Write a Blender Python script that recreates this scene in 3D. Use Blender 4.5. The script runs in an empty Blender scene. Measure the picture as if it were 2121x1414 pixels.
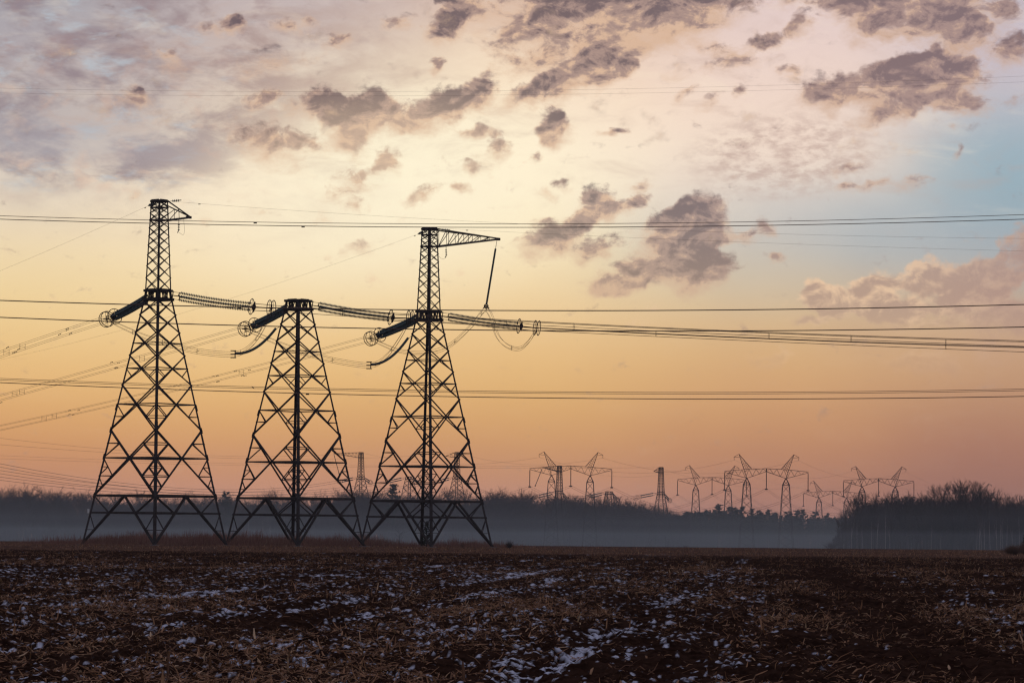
import bpy, math, random
import numpy as np
from mathutils import Matrix, Vector

# ---------------------------------------------------------------- camera
SC = bpy.context.scene
FP = 7400.0                       # focal length in pixels of a 2121 x 1414 frame
EYE = (0.0, 0.0, 1.2)
PITCH = math.radians(3.14)
ROLL = math.radians(0.52)
cp, sp = math.cos(PITCH), math.sin(PITCH)
FWD = np.array([0, cp, sp]); R0 = np.array([1.0, 0, 0]); U0 = np.array([0, -sp, cp])
RGT = R0 * math.cos(ROLL) + U0 * math.sin(ROLL)
UPV = U0 * math.cos(ROLL) - R0 * math.sin(ROLL)
cam_d = bpy.data.cameras.new("camera")
cam_d.sensor_width = 36.0
cam_d.lens = 36.0 * FP / 2121.0
cam_d.clip_start = 0.5
cam_d.clip_end = 30000.0
cam = bpy.data.objects.new("camera", cam_d)
SC.collection.objects.link(cam)
cam.matrix_world = Matrix(((RGT[0], UPV[0], -FWD[0], EYE[0]), (RGT[1], UPV[1], -FWD[1], EYE[1]),
                           (RGT[2], UPV[2], -FWD[2], EYE[2]), (0, 0, 0, 1)))
SC.camera = cam

SC.view_settings.view_transform = 'Standard'
SC.view_settings.look = 'None'
SC.view_settings.exposure = 0.0
SC.view_settings.gamma = 1.0
SC.cycles.max_bounces = 5
SC.cycles.diffuse_bounces = 2
SC.cycles.glossy_bounces = 2
SC.cycles.transmission_bounces = 2
SC.cycles.volume_bounces = 0
SC.cycles.transparent_max_bounces = 8
SC.cycles.use_denoising = True
SC.cycles.denoiser = "OPENIMAGEDENOISE"
SC.cycles.denoising_input_passes = "RGB_ALBEDO_NORMAL"
SC.cycles.sample_clamp_indirect = 3.0
SC.cycles.filter_width = 1.3

def ray(px, py):
    d = FWD + RGT * (px - 1060.5) / FP - UPV * (py - 707.0) / FP
    return d
def at_y(px, py, Y):
    d = ray(px, py)
    return np.array(EYE) + d * (Y - EYE[1]) / d[1]
def in_plane(px, py, P, az):
    """the point where the pixel's ray meets the vertical plane through P along azimuth az"""
    n = np.array([math.cos(az), -math.sin(az), 0.0])
    d = ray(px, py); E = np.array(EYE)
    return E + d * (np.dot(np.array(P) - E, n) / np.dot(d, n))
def uv(px, py):
    d = ray(px, py)
    return (d[0] / d[1] * 7.4, d[2] / math.hypot(d[0], d[1]) * 7.4)

def lin(c):
    return tuple(((v / 255.0) / 12.92 if v / 255.0 <= 0.04045 else ((v / 255.0 + 0.055) / 1.055) ** 2.4) for v in c)

# ---------------------------------------------------------------- world
class NT:
    def __init__(s, tree):
        s.t = tree; s.n = tree.nodes; s.l = tree.links
    def node(s, typ, **kw):
        n = s.n.new(typ)
        for k, v in kw.items(): setattr(n, k, v)
        return n
    def put(s, sock, v):
        if isinstance(v, bpy.types.NodeSocket): s.l.new(v, sock)
        elif v is not None: sock.default_value = v
    def math(s, op, a, b=None, c=None, clamp=False):
        n = s.node('ShaderNodeMath', operation=op); n.use_clamp = clamp
        for i, v in enumerate((a, b, c)): s.put(n.inputs[i], v)
        return n.outputs[0]
    def sstep(s, x, a, b, lo=0.0, hi=1.0):
        n = s.node('ShaderNodeMapRange', interpolation_type='SMOOTHSTEP')
        s.put(n.inputs[0], x)
        for i, v in enumerate((a, b, lo, hi)): s.put(n.inputs[i + 1], v)
        return n.outputs[0]
    def mix(s, f, a, b, mode='MIX'):
        n = s.node('ShaderNodeMix', data_type='RGBA', blend_type=mode)
        s.put(n.inputs[0], f)
        for i, v in ((6, a), (7, b)):
            if isinstance(v, tuple): v = (*v[:3], 1.0)
            s.put(n.inputs[i], v)
        return n.outputs[2]
    def noise(s, vec, scale, detail=4.0, rough=0.55, dist=0.0, lac=2.0):
        n = s.node('ShaderNodeTexNoise')
        s.put(n.inputs['Vector'], vec)
        n.inputs['Scale'].default_value = scale; n.inputs['Detail'].default_value = detail
        n.inputs['Roughness'].default_value = rough; n.inputs['Distortion'].default_value = dist
        n.inputs['Lacunarity'].default_value = lac
        return n.outputs['Fac']
    def mapping(s, vec, loc=(0, 0, 0), rot=0.0, scale=(1, 1, 1), typ='POINT'):
        n = s.node('ShaderNodeMapping', vector_type=typ)
        s.put(n.inputs['Vector'], vec)
        n.inputs['Location'].default_value = loc; n.inputs['Rotation'].default_value = (0, 0, rot)
        n.inputs['Scale'].default_value = scale
        return n.outputs[0]

SUN_EL, SUN_AZ = math.radians(5.5), math.radians(-3.0)
world = bpy.data.worlds.new("World")
SC.world = world
world.use_nodes = True
world.node_tree.nodes.clear()
W = NT(world.node_tree)
tc = W.node('ShaderNodeTexCoord')
sx = W.node('ShaderNodeSeparateXYZ'); W.l.new(tc.outputs['Generated'], sx.inputs[0])
X, Y, Z = sx.outputs
ysafe = W.math('MAXIMUM', Y, 0.05)
U = W.math('MULTIPLY', W.math('DIVIDE', X, ysafe), 7.4)
hyp = W.math('SQRT', W.math('ADD', W.math('MULTIPLY', X, X), W.math('MULTIPLY', Y, Y)))
V = W.math('MULTIPLY', W.math('DIVIDE', Z, W.math('MAXIMUM', hyp, 0.05)), 7.4)
cx = W.node('ShaderNodeCombineXYZ'); W.l.new(U, cx.inputs[0]); W.l.new(V, cx.inputs[1])
UVW = cx.outputs[0]

ROWS = [1110, 1040, 980, 900, 800, 700, 600, 500, 400, 300, 200, 100, 0]
TAB = {
 0:    [(190,142,128),(194,142,120),(200,140,106),(214,156,102),(230,182,120),(236,198,138),(239,211,158),(238,216,178),(226,212,194),(200,190,184),(188,178,176),(176,166,170),(164,162,170)],
 530:  [(194,144,130),(202,148,126),(204,146,112),(216,160,106),(232,186,122),(240,202,144),(243,217,168),(247,227,190),(248,228,200),(232,210,188),(212,192,178),(202,184,176),(192,178,178)],
 1060: [(188,138,128),(196,144,124),(200,144,110),(212,158,106),(226,180,118),(234,194,138),(241,213,165),(248,229,190),(255,239,208),(255,238,210),(248,222,194),(232,204,180),(216,190,176)],
 1590: [(170,122,112),(176,126,110),(184,130,104),(196,142,104),(212,164,116),(217,178,130),(209,190,162),(194,190,184),(226,212,200),(240,218,202),(238,214,200),(232,208,200),(222,200,198)],
 2121: [(150,108,102),(156,112,102),(164,116,100),(174,124,102),(192,148,114),(202,164,132),(186,168,152),(160,170,178),(152,172,182),(164,180,190),(190,186,194),(202,188,196),(194,186,196)],
}
VT = 1.3
def col_ramp(px):
    r = W.node('ShaderNodeValToRGB'); cr = r.color_ramp; cr.interpolation = 'B_SPLINE'
    pts = []
    for py, c in zip(ROWS, TAB[px]):
        pts.append((max(0.0, uv(px, py)[1] / VT), lin(c)))
    cr.elements[0].position = pts[0][0]; cr.elements[0].color = (*pts[0][1], 1)
    cr.elements[1].position = 1.0; cr.elements[1].color = (*pts[-1][1], 1)
    for p, c in pts[1:]:
        e = cr.elements.new(p); e.color = (*c, 1)
    W.l.new(W.math('DIVIDE', V, VT), r.inputs[0])
    return r.outputs[0]
warp = W.noise(UVW, 1.6, 3, 0.5)
Uw = W.math('ADD', U, W.math('MULTIPLY', W.math('SUBTRACT', warp, 0.5), 0.5))
base = col_ramp(0)
prev = -1.06
for px, u1 in ((530, -0.53), (1060, 0.0), (1590, 0.53), (2121, 1.06)):
    base = W.mix(W.sstep(Uw, prev, u1), base, col_ramp(px))
    prev = u1

def blob(px, py, rx, ry, rot=0.0, vec=UVW, k=1.55):
    u, v = uv(px, py)
    m = W.mapping(vec, (u, v, 0), math.radians(rot), (rx * k / 1000, ry * k / 1000, 1), 'TEXTURE')
    g = W.node('ShaderNodeTexGradient', gradient_type='SPHERICAL'); W.l.new(m, g.inputs[0])
    return g.outputs['Fac']

# broad glow where the sun stands behind the thin cloud
g = W.sstep(blob(800, 355, 400, 230, 8), 0.0, 1.0)
base = W.mix(W.math('MULTIPLY', g, 0.90), base, lin((255, 244, 214)))
# blue gap low on the right
g = W.sstep(blob(1880, 470, 330, 90, -6), 0.0, 0.9)
base = W.mix(W.math('MULTIPLY', g, 0.42), base, lin((164, 178, 188)))
g = W.sstep(blob(2090, 350, 200, 110, 0), 0.0, 0.9)
base = W.mix(W.math('MULTIPLY', g, 0.42), base, lin((148, 174, 188)))

# distorted coordinates give every cloud a ragged, billowy edge
dn = W.node('ShaderNodeTexNoise'); W.l.new(UVW, dn.inputs['Vector'])
dn.inputs['Scale'].default_value = 14.0; dn.inputs['Detail'].default_value = 3.0; dn.inputs['Roughness'].default_value = 0.6
vm = W.node('ShaderNodeVectorMath', operation='SUBTRACT'); W.l.new(dn.outputs['Color'], vm.inputs[0]); vm.inputs[1].default_value = (0.5, 0.5, 0.5)
vs = W.node('ShaderNodeVectorMath', operation='MULTIPLY_ADD'); W.l.new(vm.outputs[0], vs.inputs[0]); vs.inputs[1].default_value = (0.075, 0.06, 0); W.l.new(UVW, vs.inputs[2])
WUV = vs.outputs[0]

# veil of streaky high cloud, upper left
sm = W.mapping(UVW, (0, 0, 0), math.radians(42), (1.0, 2.3, 1))
s1 = W.noise(sm, 5.0, 8, 0.60, 0.25)
sm2 = W.mapping(UVW, (0.3, 0.1, 0), math.radians(50), (1.0, 2.6, 1))
s2 = W.noise(sm2, 9.0, 8, 0.64, 0.3)
s3 = W.noise(W.mapping(UVW, (1.3, 0.7, 0), math.radians(30), (1.0, 1.5, 1)), 13.0, 7, 0.62, 0.3)
veil = W.math('MAXIMUM', W.math('MAXIMUM', blob(120, 30, 700, 300, -14), blob(560, 190, 380, 230, -30)), blob(200, 310, 440, 80, -2))
veil = W.sstep(veil, 0.0, 0.62)
veil = W.math('MULTIPLY', veil, W.math('MULTIPLY', W.sstep(U, -0.15, -0.62, 0.35, 1.0), W.sstep(blob(800, 400, 380, 190, 6), 0.05, 0.6, 1.0, 0.25)))
vcol = W.mix(W.sstep(U, -0.85, -0.25), lin((140, 124, 132)), lin((186, 156, 142)))
sa = W.math('MULTIPLY', W.sstep(s1, 0.40, 0.62), veil)
base = W.mix(W.math('MULTIPLY', sa, 0.80), base, vcol)
sc_ = W.math('MULTIPLY', W.sstep(s3, 0.50, 0.68), veil)
base = W.mix(W.math('MULTIPLY', sc_, 0.5), base, W.mix(W.sstep(V, 0.78, 1.05), lin((226, 192, 168)), lin((160, 136, 138))))
sb = W.math('MULTIPLY', W.sstep(s2, 0.52, 0.70), W.math('MULTIPLY', veil, W.sstep(U, -0.35, -0.95)))
base = W.mix(W.math('MULTIPLY', sb, 0.62), base, lin((184, 196, 206)))
# grey-blue band under the veil at the left
g = W.math('MULTIPLY', W.sstep(blob(90, 285, 330, 55, -3), 0.0, 0.8), W.sstep(s1, 0.3, 0.6, 0.5, 1.0))
base = W.mix(W.math('MULTIPLY', g, 0.55), base, lin((168, 164, 172)))
# very thin texture everywhere in the sky
tm = W.mapping(UVW, (0, 0, 0), math.radians(-14), (1.0, 3.0, 1))
tn = W.noise(tm, 5.0, 8, 0.62, 0.5)
amt = W.sstep(V, 0.50, 0.85, 0.03, 0.32)
base = W.mix(W.math('MULTIPLY', W.sstep(tn, 0.5, 0.75), amt), base, lin((190, 160, 146)))
base = W.mix(W.math('MULTIPLY', W.sstep(tn, 0.5, 0.28), W.math('MULTIPLY', amt, 0.6)), base, lin((255, 238, 212)))
# mottled thin patch, right of centre
mm = W.mapping(UVW, (0.1, 0, 0), math.radians(-16), (1.0, 2.1, 1))
mn = W.noise(mm, 24.0, 5, 0.62, 0.15)
g = W.math('MULTIPLY', W.sstep(blob(1630, 322, 170, 72, 4), 0.0, 0.55), W.sstep(mn, 0.36, 0.68))
base = W.mix(W.math('MULTIPLY', g, 0.62), base, lin((186, 158, 148)))

def cloud_field(lst, vec, kx=1.8, ky=1.85):
    acc = None; acc2 = None
    for b in lst:
        x, y, rx, ry = b[:4]; rot = b[4] if len(b) > 4 else 0; st = b[5] if len(b) > 5 else 1.0
        u, v = uv(x, y)
        mp = W.mapping(vec, (u, v, 0), math.radians(rot), (rx * kx / 1000, ry * ky / 1000, 1), 'TEXTURE')
        gr = W.node('ShaderNodeTexGradient', gradient_type='SPHERICAL'); W.l.new(mp, gr.inputs[0]); f = gr.outputs['Fac']
        acc = W.math('MULTIPLY', f, st) if acc is None else W.math('MULTIPLY_ADD', f, st, acc)
        acc2 = W.math('MULTIPLY', f, st * v) if acc2 is None else W.math('MULTIPLY_ADD', f, st * v, acc2)
    hc = W.math('SUBTRACT', V, W.math('DIVIDE', acc2, W.math('MAXIMUM', acc, 0.02)))
    return acc, W.math('MAXIMUM', W.math('MINIMUM', W.math('MULTIPLY', hc, 26.0), 1.0), -1.0)      # density, height inside the cloud

# rot > 0 tilts the cloud up to the right as seen in the photograph
DARK = [
 (1190,12,110,44),(1130,62,70,26,10,.75),(1265,38,60,62,-20),(1400,22,105,52,10,1.25),(1330,50,60,30,0,.9),
 (912,64,34,24,25),(955,34,40,20,-20,.8),(975,10,60,16,-20,.6),(1050,75,40,18,0,.5),
 (1240,140,66,30,22,1.1),(1175,165,62,24,28,.85),(1180,112,80,30,15,.6),(1100,195,55,18,28,.75),(1290,142,20,14,20),
 (1002,192,30,24,45),(900,232,50,28,30),(950,218,30,18,30,.8),(795,236,44,30,-10),(720,258,36,38,-35),(655,214,40,22,20,.9),(735,300,22,26,0,.6),
 (548,205,32,16,20,.85),(287,200,28,16,5,.85),(492,55,18,14,0,.7),(608,48,32,13,0,.65),(690,84,26,14,30,.65),(904,138,20,12,60,.8),
 (985,268,38,11,0,.8),(1028,306,22,24,20,.85),(985,342,20,13,-10,.8),(1150,262,26,30,55,1),(1140,285,16,22,45,.7),(803,335,26,24,50,.8),(772,356,34,9,20,.6),
 (728,428,22,12,0,.5),(955,390,22,11,5,.75),(875,402,36,11,25,.7),(560,300,66,34,-20,.7),(830,45,28,12,20,.65),(640,300,40,16,-30,.5),(770,215,40,26,10,.7),(690,235,30,22,0,.8),(850,255,30,16,10,.6),(740,380,40,16,-20,.45),(760,510,40,14,10,.45),(700,400,30,14,0,.4),(440,60,40,14,10,.4),(340,120,50,18,-20,.4),(560,130,60,22,10,.4),(1080,130,50,20,10,.5),(1030,105,30,14,0,.45),
 (1275,278,30,8,12,.6),(1160,391,18,10,0,.6),(1106,328,12,11,50,.55),(1325,382,26,8,10,.5),(1470,500,24,14,0,.5),(1420,190,22,10,40,.5),
 (1238,425,34,28,10,1),(1302,424,36,15,28,.9),(1210,455,26,16,0,.9),(1450,442,46,32,15,1),(1385,470,54,26,25,1),(1395,520,66,32,20,1),(1470,478,34,24,0,.9),(1345,566,100,22,14,1.1),(1285,588,44,14,10,1.0),
 (1455,574,60,26,22,1.0),(1135,500,56,24,10,.85),(1228,520,40,18,30,.85),(1180,480,44,16,20,.6),(1606,531,20,9,0,.7),(1548,482,42,13,10,.5),(1590,468,14,16,30,.55),(1135,458,30,8,10,.45),
 (1712,196,40,32,25,1.1),(1890,175,104,40,4,1.1),(1850,232,62,20,22,1),(1940,148,48,34,0,1.1),(1932,130,16,20,0,.9),(1995,218,52,18,-8,.85),(1850,155,50,22,0,.7),(1780,205,30,12,0,.5),
 (1800,22,80,34,-20,1.05),(1812,58,40,24,22,1),(1890,50,36,18,0,.8),(1960,58,58,30,0,1),(2005,72,34,34,20,1),(1930,8,120,22,0,.9),(2092,108,44,26,20,.7),(2080,30,50,24,30,.6),
 (1590,82,46,14,28,.75),(1580,98,30,10,0,.6),(1665,48,28,16,20,.6),(1500,108,52,14,-20,.5),(1480,140,70,14,10,.45),(1470,210,22,12,45,.55),(1536,194,12,14,55,.65),(1632,145,22,11,10,.6),(1640,8,46,12,0,.5),
 (1757,345,34,7,15,.5),(1750,380,20,8,5,.7),(1801,378,28,10,20,.55),(1885,372,56,14,5,.35),(1970,262,18,7,10,.35),(1983,315,16,9,30,.35),
]
PINK = [
 (1692,608,34,26,0,1),(1760,612,60,26,10,.95),(1818,592,36,32,0,1),(1790,636,120,24,0,.75),(1900,580,42,22,0,1),(1950,572,60,32,-5,1),(2030,560,50,26,25,1),
 (2112,515,34,56,-20,1.15),(2075,575,62,26,10,1),(1980,608,90,28,10,.6),(1660,664,44,12,5,.8),(1900,655,150,34,0,.4),(2090,650,90,48,5,.8),
 (1580,745,62,14,10,.5),(1900,745,120,34,10,.45),(2050,760,110,40,0,.45),(1560,787,44,12,5,.4),(1610,732,26,16,30,.5),(1990,850,160,50,5,.3),
]
fd, hd_ = cloud_field(DARK, WUV)
fp_, hp_ = cloud_field(PINK, WUV, 1.6, 1.6)
cm = W.mapping(UVW, (0, 0, 0), math.radians(-24), (1.0, 1.45, 1))
c1 = W.noise(cm, 17.0, 8, 0.62, 0.35)
c2 = W.noise(W.mapping(UVW, (2, 1, 0), 0.0, (1, 1.3, 1)), 9.0, 7, 0.58, 0.2)
# dark clouds
c3 = W.noise(W.mapping(UVW, (0, -0.016, 0), math.radians(-24), (1.0, 1.45, 1)), 17.0, 4, 0.6, 0.35)
c4 = W.noise(cm, 17.0, 4, 0.6, 0.35)
emb = W.math('SUBTRACT', c4, c3)
wis = W.noise(W.mapping(WUV, (0, 0, 0), math.radians(-35), (1.0, 2.4, 1)), 34.0, 6, 0.68, 0.7)
dens = W.math('ADD', W.math('MINIMUM', W.math('MULTIPLY', fd, 1.22), 0.98), W.math('MULTIPLY', W.math('SUBTRACT', c1, 0.5), 1.5))
dens = W.math('ADD', dens, W.math('MULTIPLY', W.math('SUBTRACT', wis, 0.5), 0.55))
# crisp tops, wispy undersides
softn = W.sstep(hd_, -0.5, 0.35, 0.85, 0.42)
alpha = W.sstep(dens, W.math('SUBTRACT', 0.30, W.math('MULTIPLY', softn, 0.40)), W.math('ADD', 0.22, softn))
fringe = W.math('MULTIPLY', W.sstep(fd, 0.05, 0.5), W.sstep(wis, 0.42, 0.68))
alpha = W.math('MAXIMUM', alpha, W.math('MULTIPLY', fringe, 0.42))
# thin shreds between the clouds
shred = W.math('MULTIPLY', W.sstep(W.math('ADD', c2, W.math('MULTIPLY', c1, 0.5)), 0.80, 1.0), W.math('MULTIPLY', W.sstep(V, 0.55, 0.95), W.sstep(U, 1.3, 0.1, 0.25, 1.0)))
alpha = W.math('MAXIMUM', alpha, W.math('MULTIPLY', shred, 0.35))
core = W.math('ADD', dens, W.math('MULTIPLY', W.math('SUBTRACT', c2, 0.5), 1.6))
core = W.math('ADD', core, W.math('MULTIPLY', emb, 2.6))
core = W.math('ADD', core, W.math('MULTIPLY', hd_, 0.75))
core = W.sstep(core, 0.05, 1.75)
r = W.node('ShaderNodeValToRGB'); cr = r.color_ramp; cr.interpolation = 'EASE'
cr.elements[0].position = 0.0; cr.elements[0].color = (*lin((216, 180, 152)), 1)
cr.elements[1].position = 1.0; cr.elements[1].color = (*lin((104, 88, 94)), 1)
e = cr.elements.new(0.48); e.color = (*lin((164, 137, 129)), 1)
W.l.new(core, r.inputs[0])
dcol = W.mix(W.sstep(U, 0.2, 0.9, 0.0, 0.28), r.outputs[0], lin((158, 128, 128)))
dcol = W.mix(W.sstep(V, 0.75, 0.4, 0.0, 0.45), dcol, lin((190, 160, 138)))
dcol = W.mix(W.math('MULTIPLY', W.sstep(blob(770, 390, 340, 170, 6), 0.0, 0.8), 0.6), dcol, lin((222, 190, 160)))
out = W.mix(W.math('MULTIPLY', alpha, W.sstep(V, 1.0, 0.5, 0.92, 0.84)), base, dcol)
# pink cumulus bank
dp = W.math('ADD', W.math('MINIMUM', fp_, 0.72), W.math('MULTIPLY', W.math('SUBTRACT', c2, 0.5), 1.6))
dp = W.math('ADD', dp, W.math('MULTIPLY', W.math('SUBTRACT', c1, 0.5), 0.8))
ap = W.sstep(dp, 0.20, 0.62)
pq = W.math('SUBTRACT', W.math('ADD', dp, W.math('MULTIPLY', emb, -3.2)), W.math('MULTIPLY', hp_, 0.5))
pc = W.mix(W.sstep(pq, 0.0, 1.0), lin((234, 198, 164)), lin((180, 150, 134)))
pc = W.mix(W.sstep(U, 0.75, 1.1, 0.0, 0.8), pc, lin((174, 140, 130)))
ap = W.math('MULTIPLY', ap, W.sstep(V, 0.36, 0.52, 0.16, 0.82))
out = W.mix(ap, out, pc)

out = W.mix(1.0, out, (1.035, 1.03, 1.02), 'MULTIPLY')

# the rest of the dome: a physical dusk sky plus added fill light
sky = W.node('ShaderNodeTexSky', sky_type='NISHITA')
sky.sun_disc = False
sky.sun_elevation = SUN_EL; sky.sun_rotation = SUN_AZ
sky.air_density = 1.0; sky.dust_density = 1.5; sky.ozone_density = 2.0
skm = W.mix(1.0, sky.outputs[0], (0.085, 0.085, 0.085), 'MULTIPLY')
skm = W.mix(1.0, skm, (0.165, 0.132, 0.170), 'ADD')      # even lilac fill added to brighten the ground
wgt = W.math('MULTIPLY', W.sstep(Y, 0.80, 0.97), W.sstep(V, 2.4, 1.25))
fin = W.mix(wgt, skm, out)
bg = W.node('ShaderNodeBackground'); W.l.new(fin, bg.inputs[0]); bg.inputs[1].default_value = 1.0
wo = W.node('ShaderNodeOutputWorld'); W.l.new(bg.outputs[0], wo.inputs[0])
world.cycles.sampling_method = 'MANUAL'
world.cycles.sample_map_resolution = 1024

sun_d = bpy.data.lights.new("sun", 'SUN')
sun_d.energy = 0.35; sun_d.angle = math.radians(10); sun_d.color = (1.0, 0.80, 0.60)
sun = bpy.data.objects.new("sun", sun_d); SC.collection.objects.link(sun)
sd = Vector((math.sin(SUN_AZ) * math.cos(SUN_EL), math.cos(SUN_AZ) * math.cos(SUN_EL), math.sin(SUN_EL)))
sun.rotation_euler = sd.to_track_quat('Z', 'Y').to_euler()

# ---------------------------------------------------------------- helpers
RNG = np.random.default_rng(7)
def collection():
    return SC.collection
def tag(o, label=None, cat=None, group=None, kind=None):
    if label: o['label'] = label
    if cat: o['category'] = cat
    if group: o['group'] = group
    if kind: o['kind'] = kind
    return o
def empty(name, loc, rz=0.0, parent=None):
    o = bpy.data.objects.new(name, None)
    o.empty_display_size = 0.5
    SC.collection.objects.link(o)
    o.location = tuple(loc); o.rotation_euler = (0, 0, rz)
    if parent: o.parent = parent
    return o
def mesh_np(name, verts, faces, mat, parent=None, smooth=False, attrs=None, loc=None):
    """verts (n,3); faces (m,k) with one k, or a list of such arrays"""
    me = bpy.data.meshes.new(name)
    fl = faces if isinstance(faces, list) else [faces]
    fl = [f for f in fl if len(f)]
    me.vertices.add(len(verts))
    me.vertices.foreach_set("co", np.ascontiguousarray(verts, dtype=np.float32).ravel())
    nl = sum(f.size for f in fl); npol = sum(len(f) for f in fl)
    me.loops.add(nl); me.polygons.add(npol)
    me.loops.foreach_set("vertex_index", np.concatenate([f.ravel() for f in fl]).astype(np.int32))
    tot = np.concatenate([np.full(len(f), f.shape[1]) for f in fl])
    st = np.concatenate([[0], np.cumsum(tot)[:-1]])
    me.polygons.foreach_set("loop_start", st.astype(np.int32))
    if smooth: me.polygons.foreach_set("use_smooth", np.ones(npol, dtype=bool))
    me.update(calc_edges=True)
    for k, v in (attrs or {}).items():
        a = me.attributes.new(k, 'FLOAT', 'POINT'); a.data.foreach_set("value", np.ascontiguousarray(v, dtype=np.float32))
    me.materials.append(mat)
    o = bpy.data.objects.new(name, me)
    SC.collection.objects.link(o)
    if parent: o.parent = parent
    if loc is not None: o.location = tuple(loc)
    return o

class MB:
    """collects boxes, L-sections and tubes and links them as one mesh"""
    def __init__(s): s.v = []; s.f = []; s.n = 0
    def add(s, verts, faces):
        verts = np.asarray(verts, dtype=float)
        s.v.append(verts); s.f.extend([tuple(i + s.n for i in f) for f in faces]); s.n += len(verts)
    def frame(s, a, b, up=None):
        a = np.asarray(a, float); b = np.asarray(b, float); d = b - a; L = np.linalg.norm(d); d = d / max(L, 1e-9)
        u = np.array([0, 0, 1.0]) if up is None else np.asarray(up, float)
        if abs(np.dot(u, d)) > 0.97: u = np.array([0, 1.0, 0]) if up is None else np.array([0, 0, 1.0])
        x = np.cross(u, d); x /= np.linalg.norm(x); y = np.cross(d, x)
        return a, b, d, x, y
    def beam(s, a, b, w, h=None, up=None):
        h = w if h is None else h
        a, b, d, x, y = s.frame(a, b, up)
        c = [(-1, -1), (1, -1), (1, 1), (-1, 1)]
        v = [p + x * (i * w / 2) + y * (j * h / 2) for p in (a, b) for i, j in c]
        s.add(v, [(0, 3, 2, 1), (4, 5, 6, 7), (0, 1, 5, 4), (1, 2, 6, 5), (2, 3, 7, 6), (3, 0, 4, 7)])
    def angle(s, a, b, w, t, dx, dy):
        """L-section from a to b, its two plates running along dx and dy from the heel"""
        a = np.asarray(a, float); b = np.asarray(b, float); dx = np.asarray(dx, float); dy = np.asarray(dy, float)
        dx = dx / np.linalg.norm(dx); dy = dy / np.linalg.norm(dy)
        for p, q in ((dx, dy), (dy, dx)):
            v = [e + o for e in (a, b) for o in (p * 0, p * w, p * w + q * t, q * t)]
            s.add(v, [(0, 3, 2, 1), (4, 5, 6, 7), (0, 1, 5, 4), (1, 2, 6, 5), (2, 3, 7, 6), (3, 0, 4, 7)])
    def tube(s, pts, r, n=4, caps=True):
        pts = np.asarray(pts, float)
        if np.isscalar(r): r = [r] * len(pts)
        base = s.n; vs = []
        for i, p in enumerate(pts):
            d = pts[min(i + 1, len(pts) - 1)] - pts[max(i - 1, 0)]; d = d / max(np.linalg.norm(d), 1e-9)
            u = np.array([0, 0, 1.0]) if abs(d[2]) < 0.9 else np.array([0, 1.0, 0])
            x = np.cross(u, d); x /= np.linalg.norm(x); y = np.cross(d, x)
            for k in range(n):
                t = 2 * math.pi * k / n
                vs.append(p + (x * math.cos(t) + y * math.sin(t)) * r[i])
        fs = [(i * n + k, i * n + (k + 1) % n, (i + 1) * n + (k + 1) % n, (i + 1) * n + k) for i in range(len(pts) - 1) for k in range(n)]
        if caps: fs += [tuple(range(n))[::-1], tuple((len(pts) - 1) * n + k for k in range(n))]
        s.add(vs, fs)
    def ring(s, c, axis, R, r, n=28, m=5):
        c = np.asarray(c, float); d = np.asarray(axis, float); d = d / np.linalg.norm(d)
        u = np.array([0, 0, 1.0]) if abs(d[2]) < 0.9 else np.array([0, 1.0, 0])
        x = np.cross(u, d); x /= np.linalg.norm(x); y = np.cross(d, x)
        vs = []; fs = []
        for i in range(n):
            t = 2 * math.pi * i / n; e = x * math.cos(t) + y * math.sin(t)
            for k in range(m):
                q = 2 * math.pi * k / m
                vs.append(c + e * (R + r * math.cos(q)) + d * r * math.sin(q))
        for i in range(n):
            for k in range(m):
                fs.append((i * m + k, ((i + 1) % n) * m + k, ((i + 1) % n) * m + (k + 1) % m, i * m + (k + 1) % m))
        s.add(vs, fs)
    def lathe(s, a, b, prof, n=8):
        """profile of (t, radius) along a-b"""
        a, b, d, x, y = s.frame(a, b)
        vs = []
        for t, r in prof:
            p = a + (b - a) * t
            for k in range(n):
                q = 2 * math.pi * k / n
                vs.append(p + (x * math.cos(q) + y * math.sin(q)) * r)
        fs = [(i * n + k, i * n + (k + 1) % n, (i + 1) * n + (k + 1) % n, (i + 1) * n + k) for i in range(len(prof) - 1) for k in range(n)]
        fs += [tuple(range(n))[::-1], tuple((len(prof) - 1) * n + k for k in range(n))]
        s.add(vs, fs)
    def build(s, name, mat, parent=None, smooth=False):
        me = bpy.data.meshes.new(name)
        me.from_pydata(np.concatenate(s.v).tolist(), [], s.f)
        if smooth: me.polygons.foreach_set("use_smooth", np.ones(len(me.polygons), dtype=bool))
        me.update(); me.materials.append(mat)
        o = bpy.data.objects.new(name, me); SC.collection.objects.link(o)
        if parent: o.parent = parent
        return o

def hash01(ix, iy, seed):
    h = (ix.astype(np.int64) * 374761393 + iy.astype(np.int64) * 668265263 + seed * 1274126177) & 0xFFFFFFFF
    h = ((h ^ (h >> 13)) * 1274126177) & 0xFFFFFFFF
    h = (h ^ (h >> 16)) & 0xFFFFFFFF
    return h / 4294967295.0
def vnoise(x, y, seed=0):
    ix = np.floor(x); iy = np.floor(y); fx = x - ix; fy = y - iy
    fx = fx * fx * (3 - 2 * fx); fy = fy * fy * (3 - 2 * fy)
    a = hash01(ix, iy, seed); b = hash01(ix + 1, iy, seed); c = hash01(ix, iy + 1, seed); d = hash01(ix + 1, iy + 1, seed)
    return (a * (1 - fx) + b * fx) * (1 - fy) + (c * (1 - fx) + d * fx) * fy
def fbm(x, y, oct=4, seed=0, rough=0.5):
    s = 0; a = 1.0; t = 0
    for i in range(oct):
        s = s + a * vnoise(x, y, seed + i * 17); t += a; a *= rough; x = x * 2.03 + 13.7; y = y * 2.03 + 7.1
    return s / t
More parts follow.
